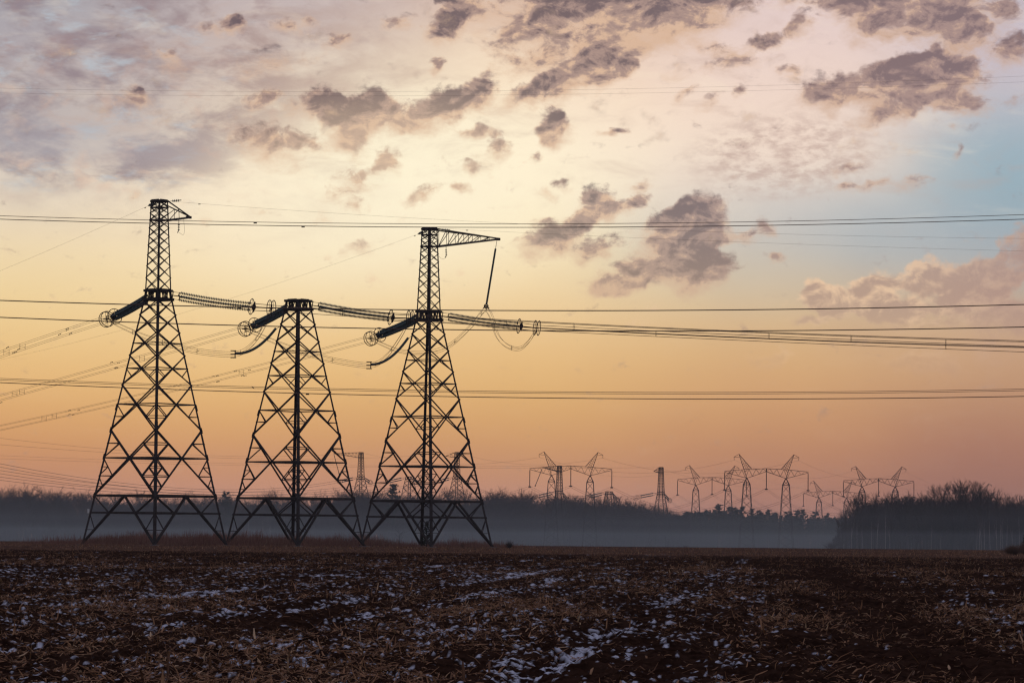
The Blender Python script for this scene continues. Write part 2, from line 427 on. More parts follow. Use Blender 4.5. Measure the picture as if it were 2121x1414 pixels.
def ridge(x, y, oct=4, seed=0, rough=0.55):
    s = 0; a = 1.0; t = 0
    for i in range(oct):
        s = s + a * (1 - np.abs(2 * vnoise(x, y, seed + i * 31) - 1)); t += a; a *= rough; x = x * 2.1 + 3.3; y = y * 2.1 + 9.9
    return s / t
def sm(x, a, b):
    t = np.clip((x - a) / (b - a), 0, 1); return t * t * (3 - 2 * t)

def mat(name, col, rough=0.8, metal=0.0, spec=0.3):
    m = bpy.data.materials.new(name); m.use_nodes = True
    b = m.node_tree.nodes['Principled BSDF']
    b.inputs['Base Color'].default_value = (*col, 1); b.inputs['Roughness'].default_value = rough
    b.inputs['Metallic'].default_value = metal; b.inputs['Specular IOR Level'].default_value = spec
    return m
def mat_noise(name, c1, c2, scale, rough=0.8, metal=0.0, spec=0.3, detail=4):
    m = mat(name, c1, rough, metal, spec); N = NT(m.node_tree)
    t = N.node('ShaderNodeTexCoord')
    f = N.sstep(N.noise(t.outputs['Object'], scale, detail, 0.6), 0.35, 0.65)
    N.put(m.node_tree.nodes['Principled BSDF'].inputs['Base Color'], N.mix(f, tuple(c1), tuple(c2)))
    return m

M_STEEL = mat_noise('weathered_steel', (0.058, 0.046, 0.044), (0.030, 0.022, 0.020), 1.6, 0.6, 0.3)
M_STEELFAR = mat('distant_steel', (0.05, 0.042, 0.042), 0.6, 0.3)
M_PLATE = mat_noise('dark_plate', (0.035, 0.026, 0.022), (0.022, 0.016, 0.014), 2.0, 0.65, 0.2)
M_GLASS = mat_noise('toughened_glass_discs', (0.075, 0.120, 0.114), (0.05, 0.085, 0.08), 5.0, 0.38, 0.0, 0.5)
M_WIRE = mat('aged_aluminium_wire', (0.16, 0.095, 0.068), 0.6, 0.3)
M_WIREFAR = mat('distant_wire', (0.09, 0.065, 0.06), 0.6, 0.3)
M_CONC = mat_noise('footing_concrete', (0.16, 0.15, 0.14), (0.09, 0.08, 0.075), 3.0, 0.9)
M_WHITE = mat('white_enamel', (0.7, 0.68, 0.65), 0.5)
M_BARK = mat_noise('bare_bark', (0.038, 0.030, 0.028), (0.024, 0.019, 0.019), 0.8, 0.9)
M_TWIG = mat_noise('twigs', (0.062, 0.045, 0.040), (0.022, 0.017, 0.018), 0.14, 0.9)
M_BIRCH = mat_noise('birch_bark', (0.44, 0.38, 0.34), (0.25, 0.21, 0.19), 0.5, 0.8)
M_PINE = mat_noise('pine_needles', (0.022, 0.034, 0.022), (0.035, 0.045, 0.026), 0.4, 0.8)
M_DRY = mat_noise('dry_russet_scrub', (0.16, 0.085, 0.055), (0.10, 0.055, 0.038), 0.3, 0.9)

# ---------------------------------------------------------------- ground
ROWAZ = math.radians(4.4)
cR, sR = math.cos(ROWAZ), math.sin(ROWAZ)
def ground_base(x, y):
    r = np.hypot(x, y)
    z = -0.30 + 0.30 * sm(r, 20, 330)
    z = z - 1.30 * sm(r, 470, 1050) - 1.5 * sm(r, 950, 1500) - 1.2 * sm(r, 1500, 2600) - 3.0 * sm(r, 3000, 9000)
    return z
TRACKS = [-27.0, -25.2, -20.6, -18.9, -15.0, -13.4, -9.1, -7.3, -2.5, -0.8, 3.9, 5.6, 10.2, 11.9, 16.5, 18.3, 23.0, 24.8, 29.5]
def track_w(x, y):
    s = x * cR - y * sR
    s = s + 0.35 * (fbm(x * 0.0 + y * 0.03, s * 0.1, 2, 5) - 0.5)
    t = np.zeros_like(s)
    for c in TRACKS: t = np.maximum(t, (1.0 if -16 < c < -2 else 0.4) * np.exp(-((s - c) / (0.26 + 0.40 * fbm(s * 0, y * 0.12, 2, 19))) ** 2))
    return s, t
def relief(x, y):
    """clods, furrows and wheel tracks; also the snow that lies in them"""
    r = np.hypot(x, y)
    s, t = track_w(x, y)
    d = x * sR + y * cR
    plough = 1 - sm(r + 26 * (fbm(x * 0.05, y * 0.02, 3, 33) - 0.5), 225, 280)                     # ploughed soil gives way to stubble
    big = fbm(s * 0.6, d * 0.16, 3, 3) - 0.5
    clod = ridge(x * 1.5, y * 1.5, 3, 11) ** 2
    fine = ridge(x * 5.5, y * 4.0, 3, 23)
    furrow = np.sin(2 * math.pi * (s + 0.25 * fbm(x * .6, y * .25, 2, 9)) / 0.76)
    micro = ridge(x * 13.0, y * 9.0, 2, 29)
    z = plough * (0.14 * big + 0.125 * clod + 0.075 * fine + 0.035 * micro + 0.02 * furrow)
    z = z + (1 - plough) * (0.10 * (fbm(x * 0.25, y * 0.12, 3, 41) - 0.5) + 0.10 * ridge(x * 1.2, y * 0.6, 3, 43))
    lug = np.sin(2 * math.pi * (d + 0.6 * s) / 0.34)
    z = z - plough * t * (0.07 + 0.02 * lug)
    bare = np.exp(-((s - 1.9) / 0.9) ** 2) + np.exp(-((s + 8.1) / 0.6) ** 2) * .6
    z = z - plough * 0.05 * bare
    # snow: short drifts trailing along the wind, in the tracks and between clods
    wx = x * 0.82 + y * 0.10; wy = y * 0.30 - x * 0.2
    n1 = ridge(wx * 7.5, wy * 9.0, 3, 51, 0.6)
    n2 = fbm(s * 1.6, d * 0.28, 4, 61, 0.7)
    n3 = fbm(x * 14.0, y * 6.0, 2, 71, 0.55)
    n4 = fbm(s * 0.45, d * 0.03, 3, 81, 0.6)
    seg = sm(fbm(s * 0.8, d * 0.11, 4, 91, 0.7), 0.40, 0.62)
    sc = 0.50 * n1 + 0.26 * n2 + 0.66 * n3 + 0.10 * n4 + 0.20 * t * seg - 0.16 * bare - 0.10 * (clod - 0.4)
    sc = sc - 0.16 * sm(r, 100, 250) + 0.018 * (1 - sm(r, 36, 75)) - 0.055 * sm(s, -4.5, 0.5) + 0.022 * sm(-s, 3, 8)
    snow = sm(sc, 1.025, 1.075) * (1 - 0.9 * sm(r, 225, 290))
    z = z + 0.012 * snow
    return z, snow
def ground_z(x, y, rel=True):
    x = np.asarray(x, float); y = np.asarray(y, float)
    z = ground_base(x, y)
    if rel: z = z + relief(x, y)[0]
    return z

def build_ground():
    rad = np.concatenate([np.geomspace(0.6, 24, 26)[:-1], np.geomspace(24, 260, 1500)[:-1], np.geomspace(260, 640, 160)[:-1], np.geomspace(640, 9000, 40)])
    af = np.linspace(-0.20, 0.20, 560)
    side = np.concatenate([0.20 + np.geomspace(0.001, 2 * math.pi - 0.40, 70)])[:-1]
    ang = np.concatenate([af, side])
    A, Rr = np.meshgrid(ang, rad)
    x = np.sin(A) * Rr; y = np.cos(A) * Rr
    inside = (np.abs(A) <= 0.2001) & (Rr >= 23.9) & (Rr < 380)
    z = ground_base(x, y)
    rel, snow = relief(x, y)
    fade = np.where(inside, 1.0, 0.6)
    z = z + rel * fade * (1 - sm(Rr, 500, 800))
    snow = snow * np.where(Rr < 380, 1, 0)
    nr, na = x.shape
    v = np.stack([x, y, z], -1).reshape(-1, 3)
    i = np.arange(nr - 1)[:, None]; j = np.arange(na)[None, :]; j2 = (j + 1) % na
    q = np.stack([i * na + j, i * na + j2, (i + 1) * na + j2, (i + 1) * na + j], -1).reshape(-1, 4)
    hub = len(v); v = np.vstack([v, [[0, 0, -0.3]]])
    tri = np.stack([np.full(na, hub), (np.arange(na) + 1) % na, np.arange(na)], -1)
    m = bpy.data.materials.new('ploughed_soil'); m.use_nodes = True; N = NT(m.node_tree)
    b = m.node_tree.nodes['Principled BSDF']
    geo = N.node('ShaderNodeNewGeometry'); P = geo.outputs['Position']
    at = N.node('ShaderNodeAttribute', attribute_name='snow')
    n1 = N.noise(P, 3.0, 6, 0.65); n2 = N.noise(P, 14.0, 4, 0.6); n3 = N.noise(P, 0.06, 3, 0.5)
    soil = N.mix(N.sstep(n1, 0.35, 0.7), (0.019, 0.0088, 0.0058), (0.056, 0.028, 0.018))
    soil = N.mix(N.math('MULTIPLY', N.sstep(n2, 0.55, 0.72), 0.35), soil, (0.10, 0.056, 0.035))
    sp_ = N.node('ShaderNodeSeparateXYZ'); N.l.new(P, sp_.inputs[0])
    stub = N.mix(N.sstep(n1, 0.35, 0.65), (0.060, 0.032, 0.022), (0.20, 0.118, 0.082))
    stub = N.mix(N.sstep(N.noise(P, 0.25, 4, 0.6), 0.4, 0.62), stub, (0.075, 0.042, 0.032))
    far = N.sstep(N.math('ADD', sp_.outputs[1], N.math('MULTIPLY', n3, 60.0)), 255.0, 300.0)
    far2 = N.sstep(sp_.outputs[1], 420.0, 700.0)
    c = N.mix(far, soil, stub)
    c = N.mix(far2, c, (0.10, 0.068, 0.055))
    sn = N.math('MULTIPLY', at.outputs['Fac'], N.sstep(n2, 0.30, 0.46))
    c = N.mix(sn, c, (0.62, 0.64, 0.72))
    N.put(b.inputs['Base Color'], c); b.inputs['Roughness'].default_value = 1.0; b.inputs['Specular IOR Level'].default_value = 0.0
    o = mesh_np('ground', v, [q, tri], m, smooth=False, attrs={'snow': np.append(snow.ravel(), 0)})
    tag(o, 'dark ploughed field with thin streaks of snow between the clods', kind='structure')
build_ground()

# ---------------------------------------------------------------- corn stubble and litter
def spread(n, y0, y1, half=0.19, power=1.0):
    u = RNG.random(n)
    y = (y0 ** (1 - power) + u * (y1 ** (1 - power) - y0 ** (1 - power))) ** (1 / (1 - power)) if power != 1 else y0 * (y1 / y0) ** u
    a = (RNG.random(n) * 2 - 1) * half
    return np.sin(a) * y, np.cos(a) * y
def tone_mat(name, c1, c2, c3, rough=0.8):
    m = bpy.data.materials.new(name); m.use_nodes = True; N = NT(m.node_tree)
    at = N.node('ShaderNodeAttribute', attribute_name='tone')
    c = N.mix(N.sstep(at.outputs['Fac'], 0.0, 0.6), c1, c2)
    c = N.mix(N.sstep(at.outputs['Fac'], 0.6, 1.0), c, c3)
    b = m.node_tree.nodes['Principled BSDF']; N.put(b.inputs['Base Color'], c); b.inputs['Roughness'].default_value = rough
    b.inputs['Specular IOR Level'].default_value = 0.2
    return m
M_STRAW = tone_mat('corn_straw', (0.12, 0.055, 0.030), (0.40, 0.20, 0.10), (0.72, 0.49, 0.30))
def ribbons(name, x, y, z, L, w, az, el, bend, tone, material):
    """each piece: a slightly curled strip with real thickness (3 stations, triangular section)"""
    n = len(x)
    d = np.stack([np.sin(az) * np.cos(el), np.cos(az) * np.cos(el), np.sin(el)], -1)
    sdir = np.stack([np.cos(az), -np.sin(az), np.zeros(n)], -1)
    up = np.cross(sdir, d)
    P = np.stack([x, y, z], -1)
    rows = []
    for t, ww in ((0.0, 0.8), (0.5, 1.0), (1.0, 0.35)):
        c = P + d * (L * t)[:, None] + up * (bend * L * 4 * t * (1 - t))[:, None]
        hw = (w * ww * 0.5)[:, None]
        rows += [c - sdir * hw, c + sdir * hw, c + up * hw * 0.55]
    v = np.stack(rows, 1).reshape(-1, 3)
    b = (np.arange(n) * 9)[:, None]
    f = []
    for k in (0, 3):
        for a_, b_ in ((0, 1), (1, 2), (2, 0)):
            f.append(np.concatenate([b + k + a_, b + k + b_, b + k + 3 + b_, b + k + 3 + a_], 1))
    return mesh_np(name, v, np.concatenate(f), material, attrs={'tone': np.repeat(tone, 9)})
def litter():
    X_, Y_, Ls, Ws = [], [], [], []
    for n, y0, y1, p, l0, l1, w0, w1 in ((62000, 26, 75, 1.3, .03, .19, .009, .036), (90000, 60, 160, 1.2, .04, .22, .010, .040), (70000, 130, 290, 1.0, .06, .28, .014, .045)):
        x, y = spread(n, y0, y1, 0.175, p)
        X_.append(x); Y_.append(y)
        Ls.append(l0 + (l1 - l0) * RNG.random(n) ** 2.2); Ws.append(w0 + (w1 - w0) * RNG.random(n) ** 1.8)
    x = np.concatenate(X_); y = np.concatenate(Y_); L = np.concatenate(Ls); w = np.concatenate(Ws)
    s, t = track_w(x, y)
    patch = fbm(s * 0.55, (x * sR + y * cR) * 0.10, 4, 101, 0.65)
    keep = (RNG.random(len(x)) < sm(patch, 0.36, 0.60) * 0.95 + 0.07) & (RNG.random(len(x)) > t * 0.75) & (RNG.random(len(x)) > 0.8 * np.exp(-((s - 1.9) / .9) ** 2))
    x, y, L, w = x[keep], y[keep], L[keep], w[keep]
    n = len(x)
    long_ = RNG.random(n) < 0.02; L = np.where(long_, L + 0.22, L)
    el = np.abs(RNG.normal(0, 0.30, n)); up = RNG.random(n) < 0.045; el = np.where(up, RNG.uniform(0.6, 1.4, n), el)
    az = RNG.uniform(0, 2 * math.pi, n)
    z = ground_z(x, y) + 0.004 + RNG.random(n) * 0.02
    tone = np.clip(RNG.beta(1.5, 2.6, n) + 0.25 * (patch[keep] - 0.5), 0, 1)
    o = ribbons('corn_litter', x, y, z, L, w, az, el, RNG.normal(0, 0.10, n), tone, M_STRAW)
    tag(o, 'brown broken corn stalks and husks strewn over the ploughed field', 'straw', kind='stuff')
litter()

def stubble_and_grass():
    # stubble beyond the ploughed strip
    n = 60000
    x, y = spread(n, 235, 480, 0.20, 0.6)
    k = RNG.random(n) < (0.15 + 0.85 * sm(fbm(x * .12, y * .04, 3, 3), .3, .65)) * sm(y, 235, 300)
    x, y = x[k], y[k]; n = len(x)
    o = ribbons('corn_stubble', x, y, ground_z(x, y) - 0.01, RNG.uniform(0.06, 0.24, n), RNG.uniform(0.02, 0.06, n), RNG.uniform(0, 6.28, n),
                RNG.uniform(0.05, 1.1, n), RNG.normal(0, 0.05, n), RNG.beta(1.6, 3.0, n), M_STRAW)
    tag(o, 'pale cut stubble at the far edge of the ploughed field', 'stubble', kind='stuff')
    # uncut russet grass round the three pylons
    m = tone_mat('russet_grass', (0.16, 0.075, 0.052), (0.30, 0.15, 0.108), (0.45, 0.29, 0.21))
    n = 170000
    y = RNG.uniform(362, 470, n); x = RNG.uniform(-56, 12, n)
    d = fbm(x * 0.11, y * 0.05, 4, 77, 0.6)
    edge = sm(x, -56, -44) * (1 - sm(x, -10, 5)) * sm(y - 374 - (x + 38) * 1.11, 0, 3) * (1 - sm(y, 450, 470))
    w = np.clip(d * 2.2 - 0.5, 0, 1) * edge
    k = RNG.random(n) < w ** 1.2 + 0.02
    x, y, w = x[k], y[k], w[k]; n = len(x)
    h = 1.55 * (0.2 + 0.8 * w) * RNG.uniform(0.3, 1.2, n) * (0.25 + 1.5 * fbm(x * .9, y * .3, 4, 55, 0.65) ** 1.3)
    h = h * (0.30 + 0.70 * sm(y - 374 - (x + 38) * 1.11 + 3 * fbm(x * .3, y * .3, 2, 66), 5, 13))
    o = ribbons('dry_grass', x, y, ground_z(x, y) - 0.03, h, RNG.uniform(0.012, 0.035, n), RNG.uniform(0, 6.28, n), RNG.uniform(1.0, 1.55, n),
                RNG.normal(0, 0.05, n), np.clip(RNG.beta(2, 3, n) + 0.35 * (fbm(x * .2, y * .1, 2, 12) - .5), 0, 1), m)
    tag(o, 'russet uncut grass growing round the feet of the three near pylons', 'grass', kind='stuff')
stubble_and_grass()

# ---------------------------------------------------------------- trees
def spikes_to_mesh(P0, P1, r, sides=3):
    """tapered twigs; returns verts and tri faces"""
    P0 = np.asarray(P0); P1 = np.asarray(P1); r = np.asarray(r)
    d = P1 - P0; L = np.linalg.norm(d, axis=1, keepdims=True); d = d / np.maximum(L, 1e-6)
    u = np.where(np.abs(d[:, 2:3]) < 0.9, np.array([[0, 0, 1.0]]), np.array([[0, 1.0, 0]]))
    x = np.cross(u, d); x /= np.linalg.norm(x, axis=1, keepdims=True); y = np.cross(d, x)
    vs = []
    for k in range(sides):
        t = 2 * math.pi * k / sides
        vs.append(P0 + (x * math.cos(t) + y * math.sin(t)) * r[:, None])
    vs.append(P1)
    v = np.stack(vs, 1).reshape(-1, 3)
    b = (np.arange(len(P0)) * (sides + 1))[:, None]
    f = np.concatenate([np.concatenate([b + k, b + (k + 1) % sides, b + sides], 1) for k in range(sides)])
    return v, f
def bare_tree(rng, H=1.0, spread_=0.20, base=0.30, nb=34, ns=7, nt=4, up=0.85, thick=1.0):
    """unit-height leafless tree: arrays of spikes for the trunk and for the crown"""
    T0, T1, TR = [], [], []
    lean = rng.normal(0, 0.02, 2)
    top = np.array([lean[0], lean[1], 1.0])
    T0.append([0, 0, -0.02]); T1.append(top); TR.append(0.0095 * thick)
    if rng.random() < 0.5:
        h = rng.uniform(0.25, 0.5); a = rng.uniform(0, 6.28)
        T0.append([lean[0] * h, lean[1] * h, h]); T1.append([math.cos(a) * .12, math.sin(a) * .12, rng.uniform(.82, .98)]); TR.append(0.006 * thick)
    C0, C1, CR = [], [], []
    for i in range(nb):
        t = base + (1 - base) * (i + rng.random()) / nb * 0.97
        p = np.array([lean[0] * t, lean[1] * t, t])
        if len(T0) > 1 and rng.random() < 0.4:
            q0 = np.array(T0[1]); q1 = np.array(T1[1]); k = rng.random(); p = q0 + (q1 - q0) * k; t = p[2]
        a = rng.uniform(0, 2 * math.pi)
        env = math.sin(math.pi * min(1, (1.06 - t) / (1.06 - base)) ** 0.7) * 0.75 + 0.3
        L = spread_ * env * rng.uniform(0.6, 1.2)
        el = up * rng.uniform(0.6, 1.25)
        d = np.array([math.cos(a) * math.cos(el), math.sin(a) * math.cos(el), math.sin(el)])
        e = p + d * L * 1.25
        C0.append(p); C1.append(e); CR.append(0.0034 * thick)
        for j in range(ns):
            k = rng.uniform(0.15, 0.98); q = p + (e - p) * k
            d2 = d + rng.normal(0, 0.42, 3) + np.array([0, 0, 0.28]); d2 /= np.linalg.norm(d2)
            L2 = L * rng.uniform(0.30, 0.62); e2 = q + d2 * L2
            C0.append(q); C1.append(e2); CR.append(0.0019 * thick)
            for _ in range(nt):
                q2 = q + (e2 - q) * rng.uniform(0.2, 1.0)
                d3 = d2 + rng.normal(0, 0.5, 3) + np.array([0, 0, 0.2]); d3 /= np.linalg.norm(d3)
                C0.append(q2); C1.append(q2 + d3 * L2 * rng.uniform(0.35, 0.8)); CR.append(0.0012 * thick)
    C0, C1 = np.array(C0), np.array(C1); k = 1.0 / max(1.0, np.percentile(C1[:, 2], 99.3))
    C0[:, 2] *= k; C1[:, 2] *= k
    T1 = np.array(T1); T1[:, 2] *= k
    return (np.array(T0), T1, np.array(TR)), (C0, C1, np.array(CR))
def pine_tree(rng, nb=46, base=0.45, width=0.16, clumps=9, thick=1.0, conic=0.5):
    T = (np.array([[0, 0, -0.02]]), np.array([[rng.normal(0, .01), rng.normal(0, .01), 0.99]]), np.array([0.009 * thick]))
    C0, C1, CR = [], [], []
    for i in range(nb):
        t = base + (1 - base) * (i / nb) ** 0.9
        a = rng.uniform(0, 6.28)
        L = width * ((1 - t) / (1 - base) * (1 - conic * .4) + 0.22) * rng.uniform(0.5, 1.25)
        d = np.array([math.cos(a), math.sin(a), rng.uniform(0.05, 0.7)]); d /= np.linalg.norm(d)
        p = np.array([0, 0, t]); e = p + d * L
        C0.append(p); C1.append(e); CR.append(0.004 * thick)
        for _ in range(clumps):
            q = p + (e - p) * rng.uniform(0.35, 1.05) + rng.normal(0, 0.008, 3)
            for _ in range(5):
                dd = rng.normal(0, 1, 3) + d * 0.7 + np.array([0, 0, .9]); dd /= np.linalg.norm(dd)
                C0.append(q); C1.append(q + dd * rng.uniform(0.018, 0.042)); CR.append(0.0050 * thick)
    return T, (np.array(C0), np.array(C1), np.array(CR))

def merge_trees(temps, places, zfun):
    """places: (x, y, H, W, rz, template). Returns crown verts/faces of all trees together"""
    VV, FF = [], []; n = 0
    cache = {}
    for (x, y, H, Wd, rz, k) in places:
        if k not in cache:
            (a0, a1, ar), (b0, b1, br) = temps[k]
            cache[k] = spikes_to_mesh(np.vstack([a0, b0]), np.vstack([a1, b1]), np.concatenate([ar, br]))
        v, f = cache[k]
        c, s_ = math.cos(rz), math.sin(rz)
        w = np.empty_like(v)
        w[:, 0] = (v[:, 0] * c - v[:, 1] * s_) * Wd + x; w[:, 1] = (v[:, 0] * s_ + v[:, 1] * c) * Wd + y; w[:, 2] = v[:, 2] * H + zfun(x, y)
        VV.append(w); FF.append(f + n); n += len(v)
    return np.concatenate(VV), np.concatenate(FF)

def gz(x, y): return float(ground_base(np.float64(x), np.float64(y)))
def hgt(px, py, Y):
    p = at_y(px, py, Y); return p[2] - gz(p[0], p[1])

def skyline(px, pts):
    xs, ys = zip(*pts); return float(np.interp(px, xs, ys))
LEFT_SKY = [(-500, 1012), (0, 1012), (60, 1010), (150, 1016), (260, 1020), (330, 1022), (430, 1026), (560, 1024), (680, 1018), (790, 1014), (860, 1018), (1000, 1016), (1075, 1014), (1110, 1020),
            (1180, 1023), (1250, 1020), (1300, 1030), (1350, 1040), (1400, 1050), (1460, 1060)]
PINE_SKY = [(1380, 1060), (1488, 1057), (1560, 1061), (1650, 1063), (1760, 1069), (1900, 1074)]
RIGHT_SKY = [(1722, 1118), (1735, 1100), (1748, 1080), (1762, 1060), (1776, 1046), (1795, 1030), (1830, 1022), (1880, 1024), (1905, 1026), (1940, 1014), (1990, 1008), (2020, 1006), (2060, 1020), (2121, 1028), (2300, 1020), (2700, 1020)]

rt = np.random.default_rng(21)
BT = [bare_tree(rt, nb=26, ns=5, nt=3, spread_=rt.uniform(.15, .22), base=rt.uniform(.16, .34), thick=1.5) for _ in range(7)]
BRT = [bare_tree(rt, nb=30, ns=6, nt=3, spread_=rt.uniform(.28, .4), base=.02, up=1.0, thick=2.2) for _ in range(4)]
BTR = [bare_tree(rt, nb=34, ns=6, nt=3, spread_=rt.uniform(.12, .18), base=rt.uniform(.15, .3), up=1.0, thick=1.35) for _ in range(5)]
PT = [pine_tree(rt, nb=34, base=rt.uniform(.35, .55), width=rt.uniform(.12, .17), clumps=5, thick=1.3) for _ in range(5)]

def wood(name, label, px0, px1, Y0, Y1, n, sky, temps, material, low=0.72, wfac=1.0, brush=0):
    pl = []
    for i in range(n):
        px = rt.uniform(px0, px1); Y = rt.uniform(Y0, Y1)
        p = at_y(px, 1100, Y)
        H = hgt(px, skyline(px, sky), Y) * (low + (1 - low) * rt.random() ** 0.8) * (0.95 + 0.07 * math.sin(px * 0.031) * math.sin(px * .0127 + 2))
        pl.append((p[0], Y, max(H, 2.0), max(H, 2.0) * wfac * rt.uniform(0.8, 1.25), rt.uniform(0, 6.28), int(rt.integers(len(temps)))))
    for i in range(brush):                                    # low brushwood between the trunks
        px = rt.uniform(px0, px1); Y = rt.uniform(Y0, Y1); p = at_y(px, 1100, Y)
        H = hgt(px, skyline(px, sky), Y) * rt.uniform(0.25, 0.70)
        pl.append((p[0], Y, H, H * 1.25, rt.uniform(0, 6.28), len(temps) + int(rt.integers(len(BRT)))))
    v, f = merge_trees(temps + BRT, pl, gz)
    o = mesh_np(name, v, f, material)
    tag(o, label, 'wood', kind='stuff')
    return o
wood('far_wood', 'long leafless wood closing the field behind the pylons', -420, 1430, 1500, 1590, 1500, LEFT_SKY, BT, M_TWIG, 0.80, 1.0, 1100)
wood('pine_wood', 'dark even pine wood between the leafless woods', 1360, 1900, 1850, 1960, 520, PINE_SKY, PT, M_PINE, 0.86, 1.1, 420)
wood('near_wood', 'tall dense leafless wood filling the right end of the horizon', 1724, 2650, 1000, 1085, 900, RIGHT_SKY, BTR, M_TWIG, 0.74, 1.0, 620)

def tree_thing(name, label, cat, group, temp, px, py, Y, wf, m_trunk, m_crown, crown='crown'):
    p = at_y(px, 1100, Y); H = hgt(px, py, Y)
    root = empty(name, (p[0], Y, gz(p[0], Y)), rt.uniform(0, 6.28))
    root.scale = (H * wf, H * wf, H)
    tag(root, label, cat, group)
    (a0, a1, ar), (b0, b1, br) = temp
    key = id(temp), m_trunk.name, m_crown.name
    if key not in tree_thing.cache:
        v, f = spikes_to_mesh(a0, a1, ar, 6); t_ = mesh_np('trunk', v, f, m_trunk, root)
        v, f = spikes_to_mesh(b0, b1, br, 3); c_ = mesh_np(crown, v, f, m_crown, root)
        tree_thing.cache[key] = (t_, c_)
    else:
        for s_ in tree_thing.cache[key]:
            c = s_.copy(); SC.collection.objects.link(c); c.parent = root
    return root
tree_thing.cache = {}
# emergent trees of the left wood, each a tree of its own
EM = [bare_tree(rt, nb=56, ns=9, nt=5, spread_=rt.uniform(.20, .27), base=rt.uniform(.3, .42), up=1.0, thick=0.9) for _ in range(5)]
for k, (px, py) in enumerate([(12, 1003), (62, 1001), (98, 1006), (118, 1009), (172, 1010), (238, 1017), (292, 1013), (372, 1017), (418, 1020), (478, 1021), (548, 1015), (572, 1012), (606, 1020),
                              (662, 1016), (700, 1010), (722, 1011), (752, 1009), (770, 1012), (864, 1012), (905, 1008), (932, 1007), (968, 1009), (1012, 1012), (1030, 1010), (1078, 1011), (1092, 1014),
                              (1190, 1022), (1240, 1019), (1275, 1022), (1308, 1030), (1340, 1036), (1372, 1044)]):
    tree_thing('bare_tree', 'leafless tree rising a little above the long far wood', 'tree', 'leafless trees along the far wood', EM[k % 5], px, py, rt.uniform(1455, 1495), rt.uniform(.85, 1.2), M_BARK, M_TWIG)
PW = [pine_tree(rt, nb=60, base=.30, width=.22, clumps=9, thick=1.2) for _ in range(3)]
tree_thing('pine_tree', 'broad dark pine standing out of the leafless wood behind the near pylons', 'pine', None, PW[0], 812, 1004, 1440, 1.2, M_BARK, M_PINE)
tree_thing('pine_tree', 'small dark pine above the wood between the left and middle near pylons', 'pine', None, PW[1], 466, 1019, 1440, 1.0, M_BARK, M_PINE)
for k, (px, py) in enumerate([(1424, 1060), (1446, 1064), (1487, 1046), (1512, 1050), (1521, 1052), (1534, 1051), (1556, 1054), (1571, 1058), (1590, 1057), (1604, 1062), (1631, 1060), (1652, 1058), (1664, 1056), (1690, 1060), (1712, 1064)]):
    tree_thing('pine_tree', 'dark pine whose pointed top stands clear of the pine wood', 'pine', 'pines along the top of the pine wood', PW[k % 3], px, py, rt.uniform(1800, 1845), rt.uniform(1.2, 1.7), M_BARK, M_PINE)
ER = [bare_tree(rt, nb=60, ns=8, nt=4, spread_=rt.uniform(.13, .19), base=rt.uniform(.22, .35), up=1.12, thick=1.0) for _ in range(5)]
for k, (px, py) in enumerate([(1738, 1072), (1746, 1060), (1752, 1046), (1764, 1028), (1771, 1040), (1778, 1022), (1790, 1019), (1812, 1018), (1846, 1016), (1880, 1018), (1906, 1018), (1940, 1003), (1952, 1001), (1976, 997), (1990, 993), (2004, 993),
                              (2018, 995), (2030, 998), (2046, 1008), (2068, 1012), (2092, 1020), (2114, 1023)]):
    tree_thing('bare_tree', 'tall slim leafless tree in the right-hand wood', 'tree', 'leafless trees of the right wood', ER[k % 5], px, py, rt.uniform(975, 1000), rt.uniform(.8, 1.1), M_BARK, M_TWIG)
BI = [bare_tree(rt, nb=26, ns=4, nt=2, spread_=.09, base=.5, up=1.15, thick=0.62) for _ in range(4)]
for k, (px, py) in enumerate([(1763, 1060), (1775, 1075), (1786, 1080), (1805, 1060), (1816, 1050), (1834, 1048), (1843, 1070), (1881, 1095), (1902, 1110), (1929, 1080), (1948, 1100), (2023, 1070), (2028, 1060),
                              (2033, 1075), (2039, 1065), (2051, 1045), (2065, 1062), (2072, 1058), (2076, 1070), (2085, 1060), (2096, 1075), (2112, 1055)]):
    tree_thing('birch_tree', 'pale thin birch trunk in front of the right-hand wood', 'birch', 'birches in front of the right wood', BI[k % 4], px, py, rt.uniform(950, 970), 1.0, M_BIRCH, M_TWIG)
for k, (px, py) in enumerate([(512, 1050), (545, 1065), (560, 1070), (588, 1055), (440, 1075), (905, 1060), (1010, 1070), (330, 1080)]):
    tree_thing('birch_tree', 'faint pale birch trunk at the foot of the long far wood', 'birch', 'birches in front of the far wood', BI[k % 4], px, py, rt.uniform(1400, 1440), 1.0, M_BIRCH, M_TWIG)

# near shrubs
def shrub(rng, n=60, sp_=0.9, twig=5, rad=0.012):
    C0, C1, CR = [], [], []
    for i in range(n):
        a = rng.uniform(0, 6.28); el = rng.uniform(0.6, 1.5); L = rng.uniform(0.45, 1.0)
        d = np.array([math.cos(a) * math.cos(el) * sp_, math.sin(a) * math.cos(el) * sp_, math.sin(el)])
        p = np.array([rng.normal(0, .06), rng.normal(0, .06), -0.03]); e = p + d * L
        C0.append(p); C1.append(e); CR.append(rad)
        for _ in range(twig):
            q = p + (e - p) * rng.uniform(.35, .95); dd = d + rng.normal(0, .45, 3); dd /= np.linalg.norm(dd)
            e2 = q + dd * rng.uniform(.15, .38); C0.append(q); C1.append(e2); CR.append(rad * .5)
            q3 = q + (e2 - q) * rng.uniform(.3, .9); dd = dd + rng.normal(0, .5, 3); C0.append(q3); C1.append(q3 + dd * .14); CR.append(rad * .4)
    return np.array(C0), np.array(C1), np.array(CR)
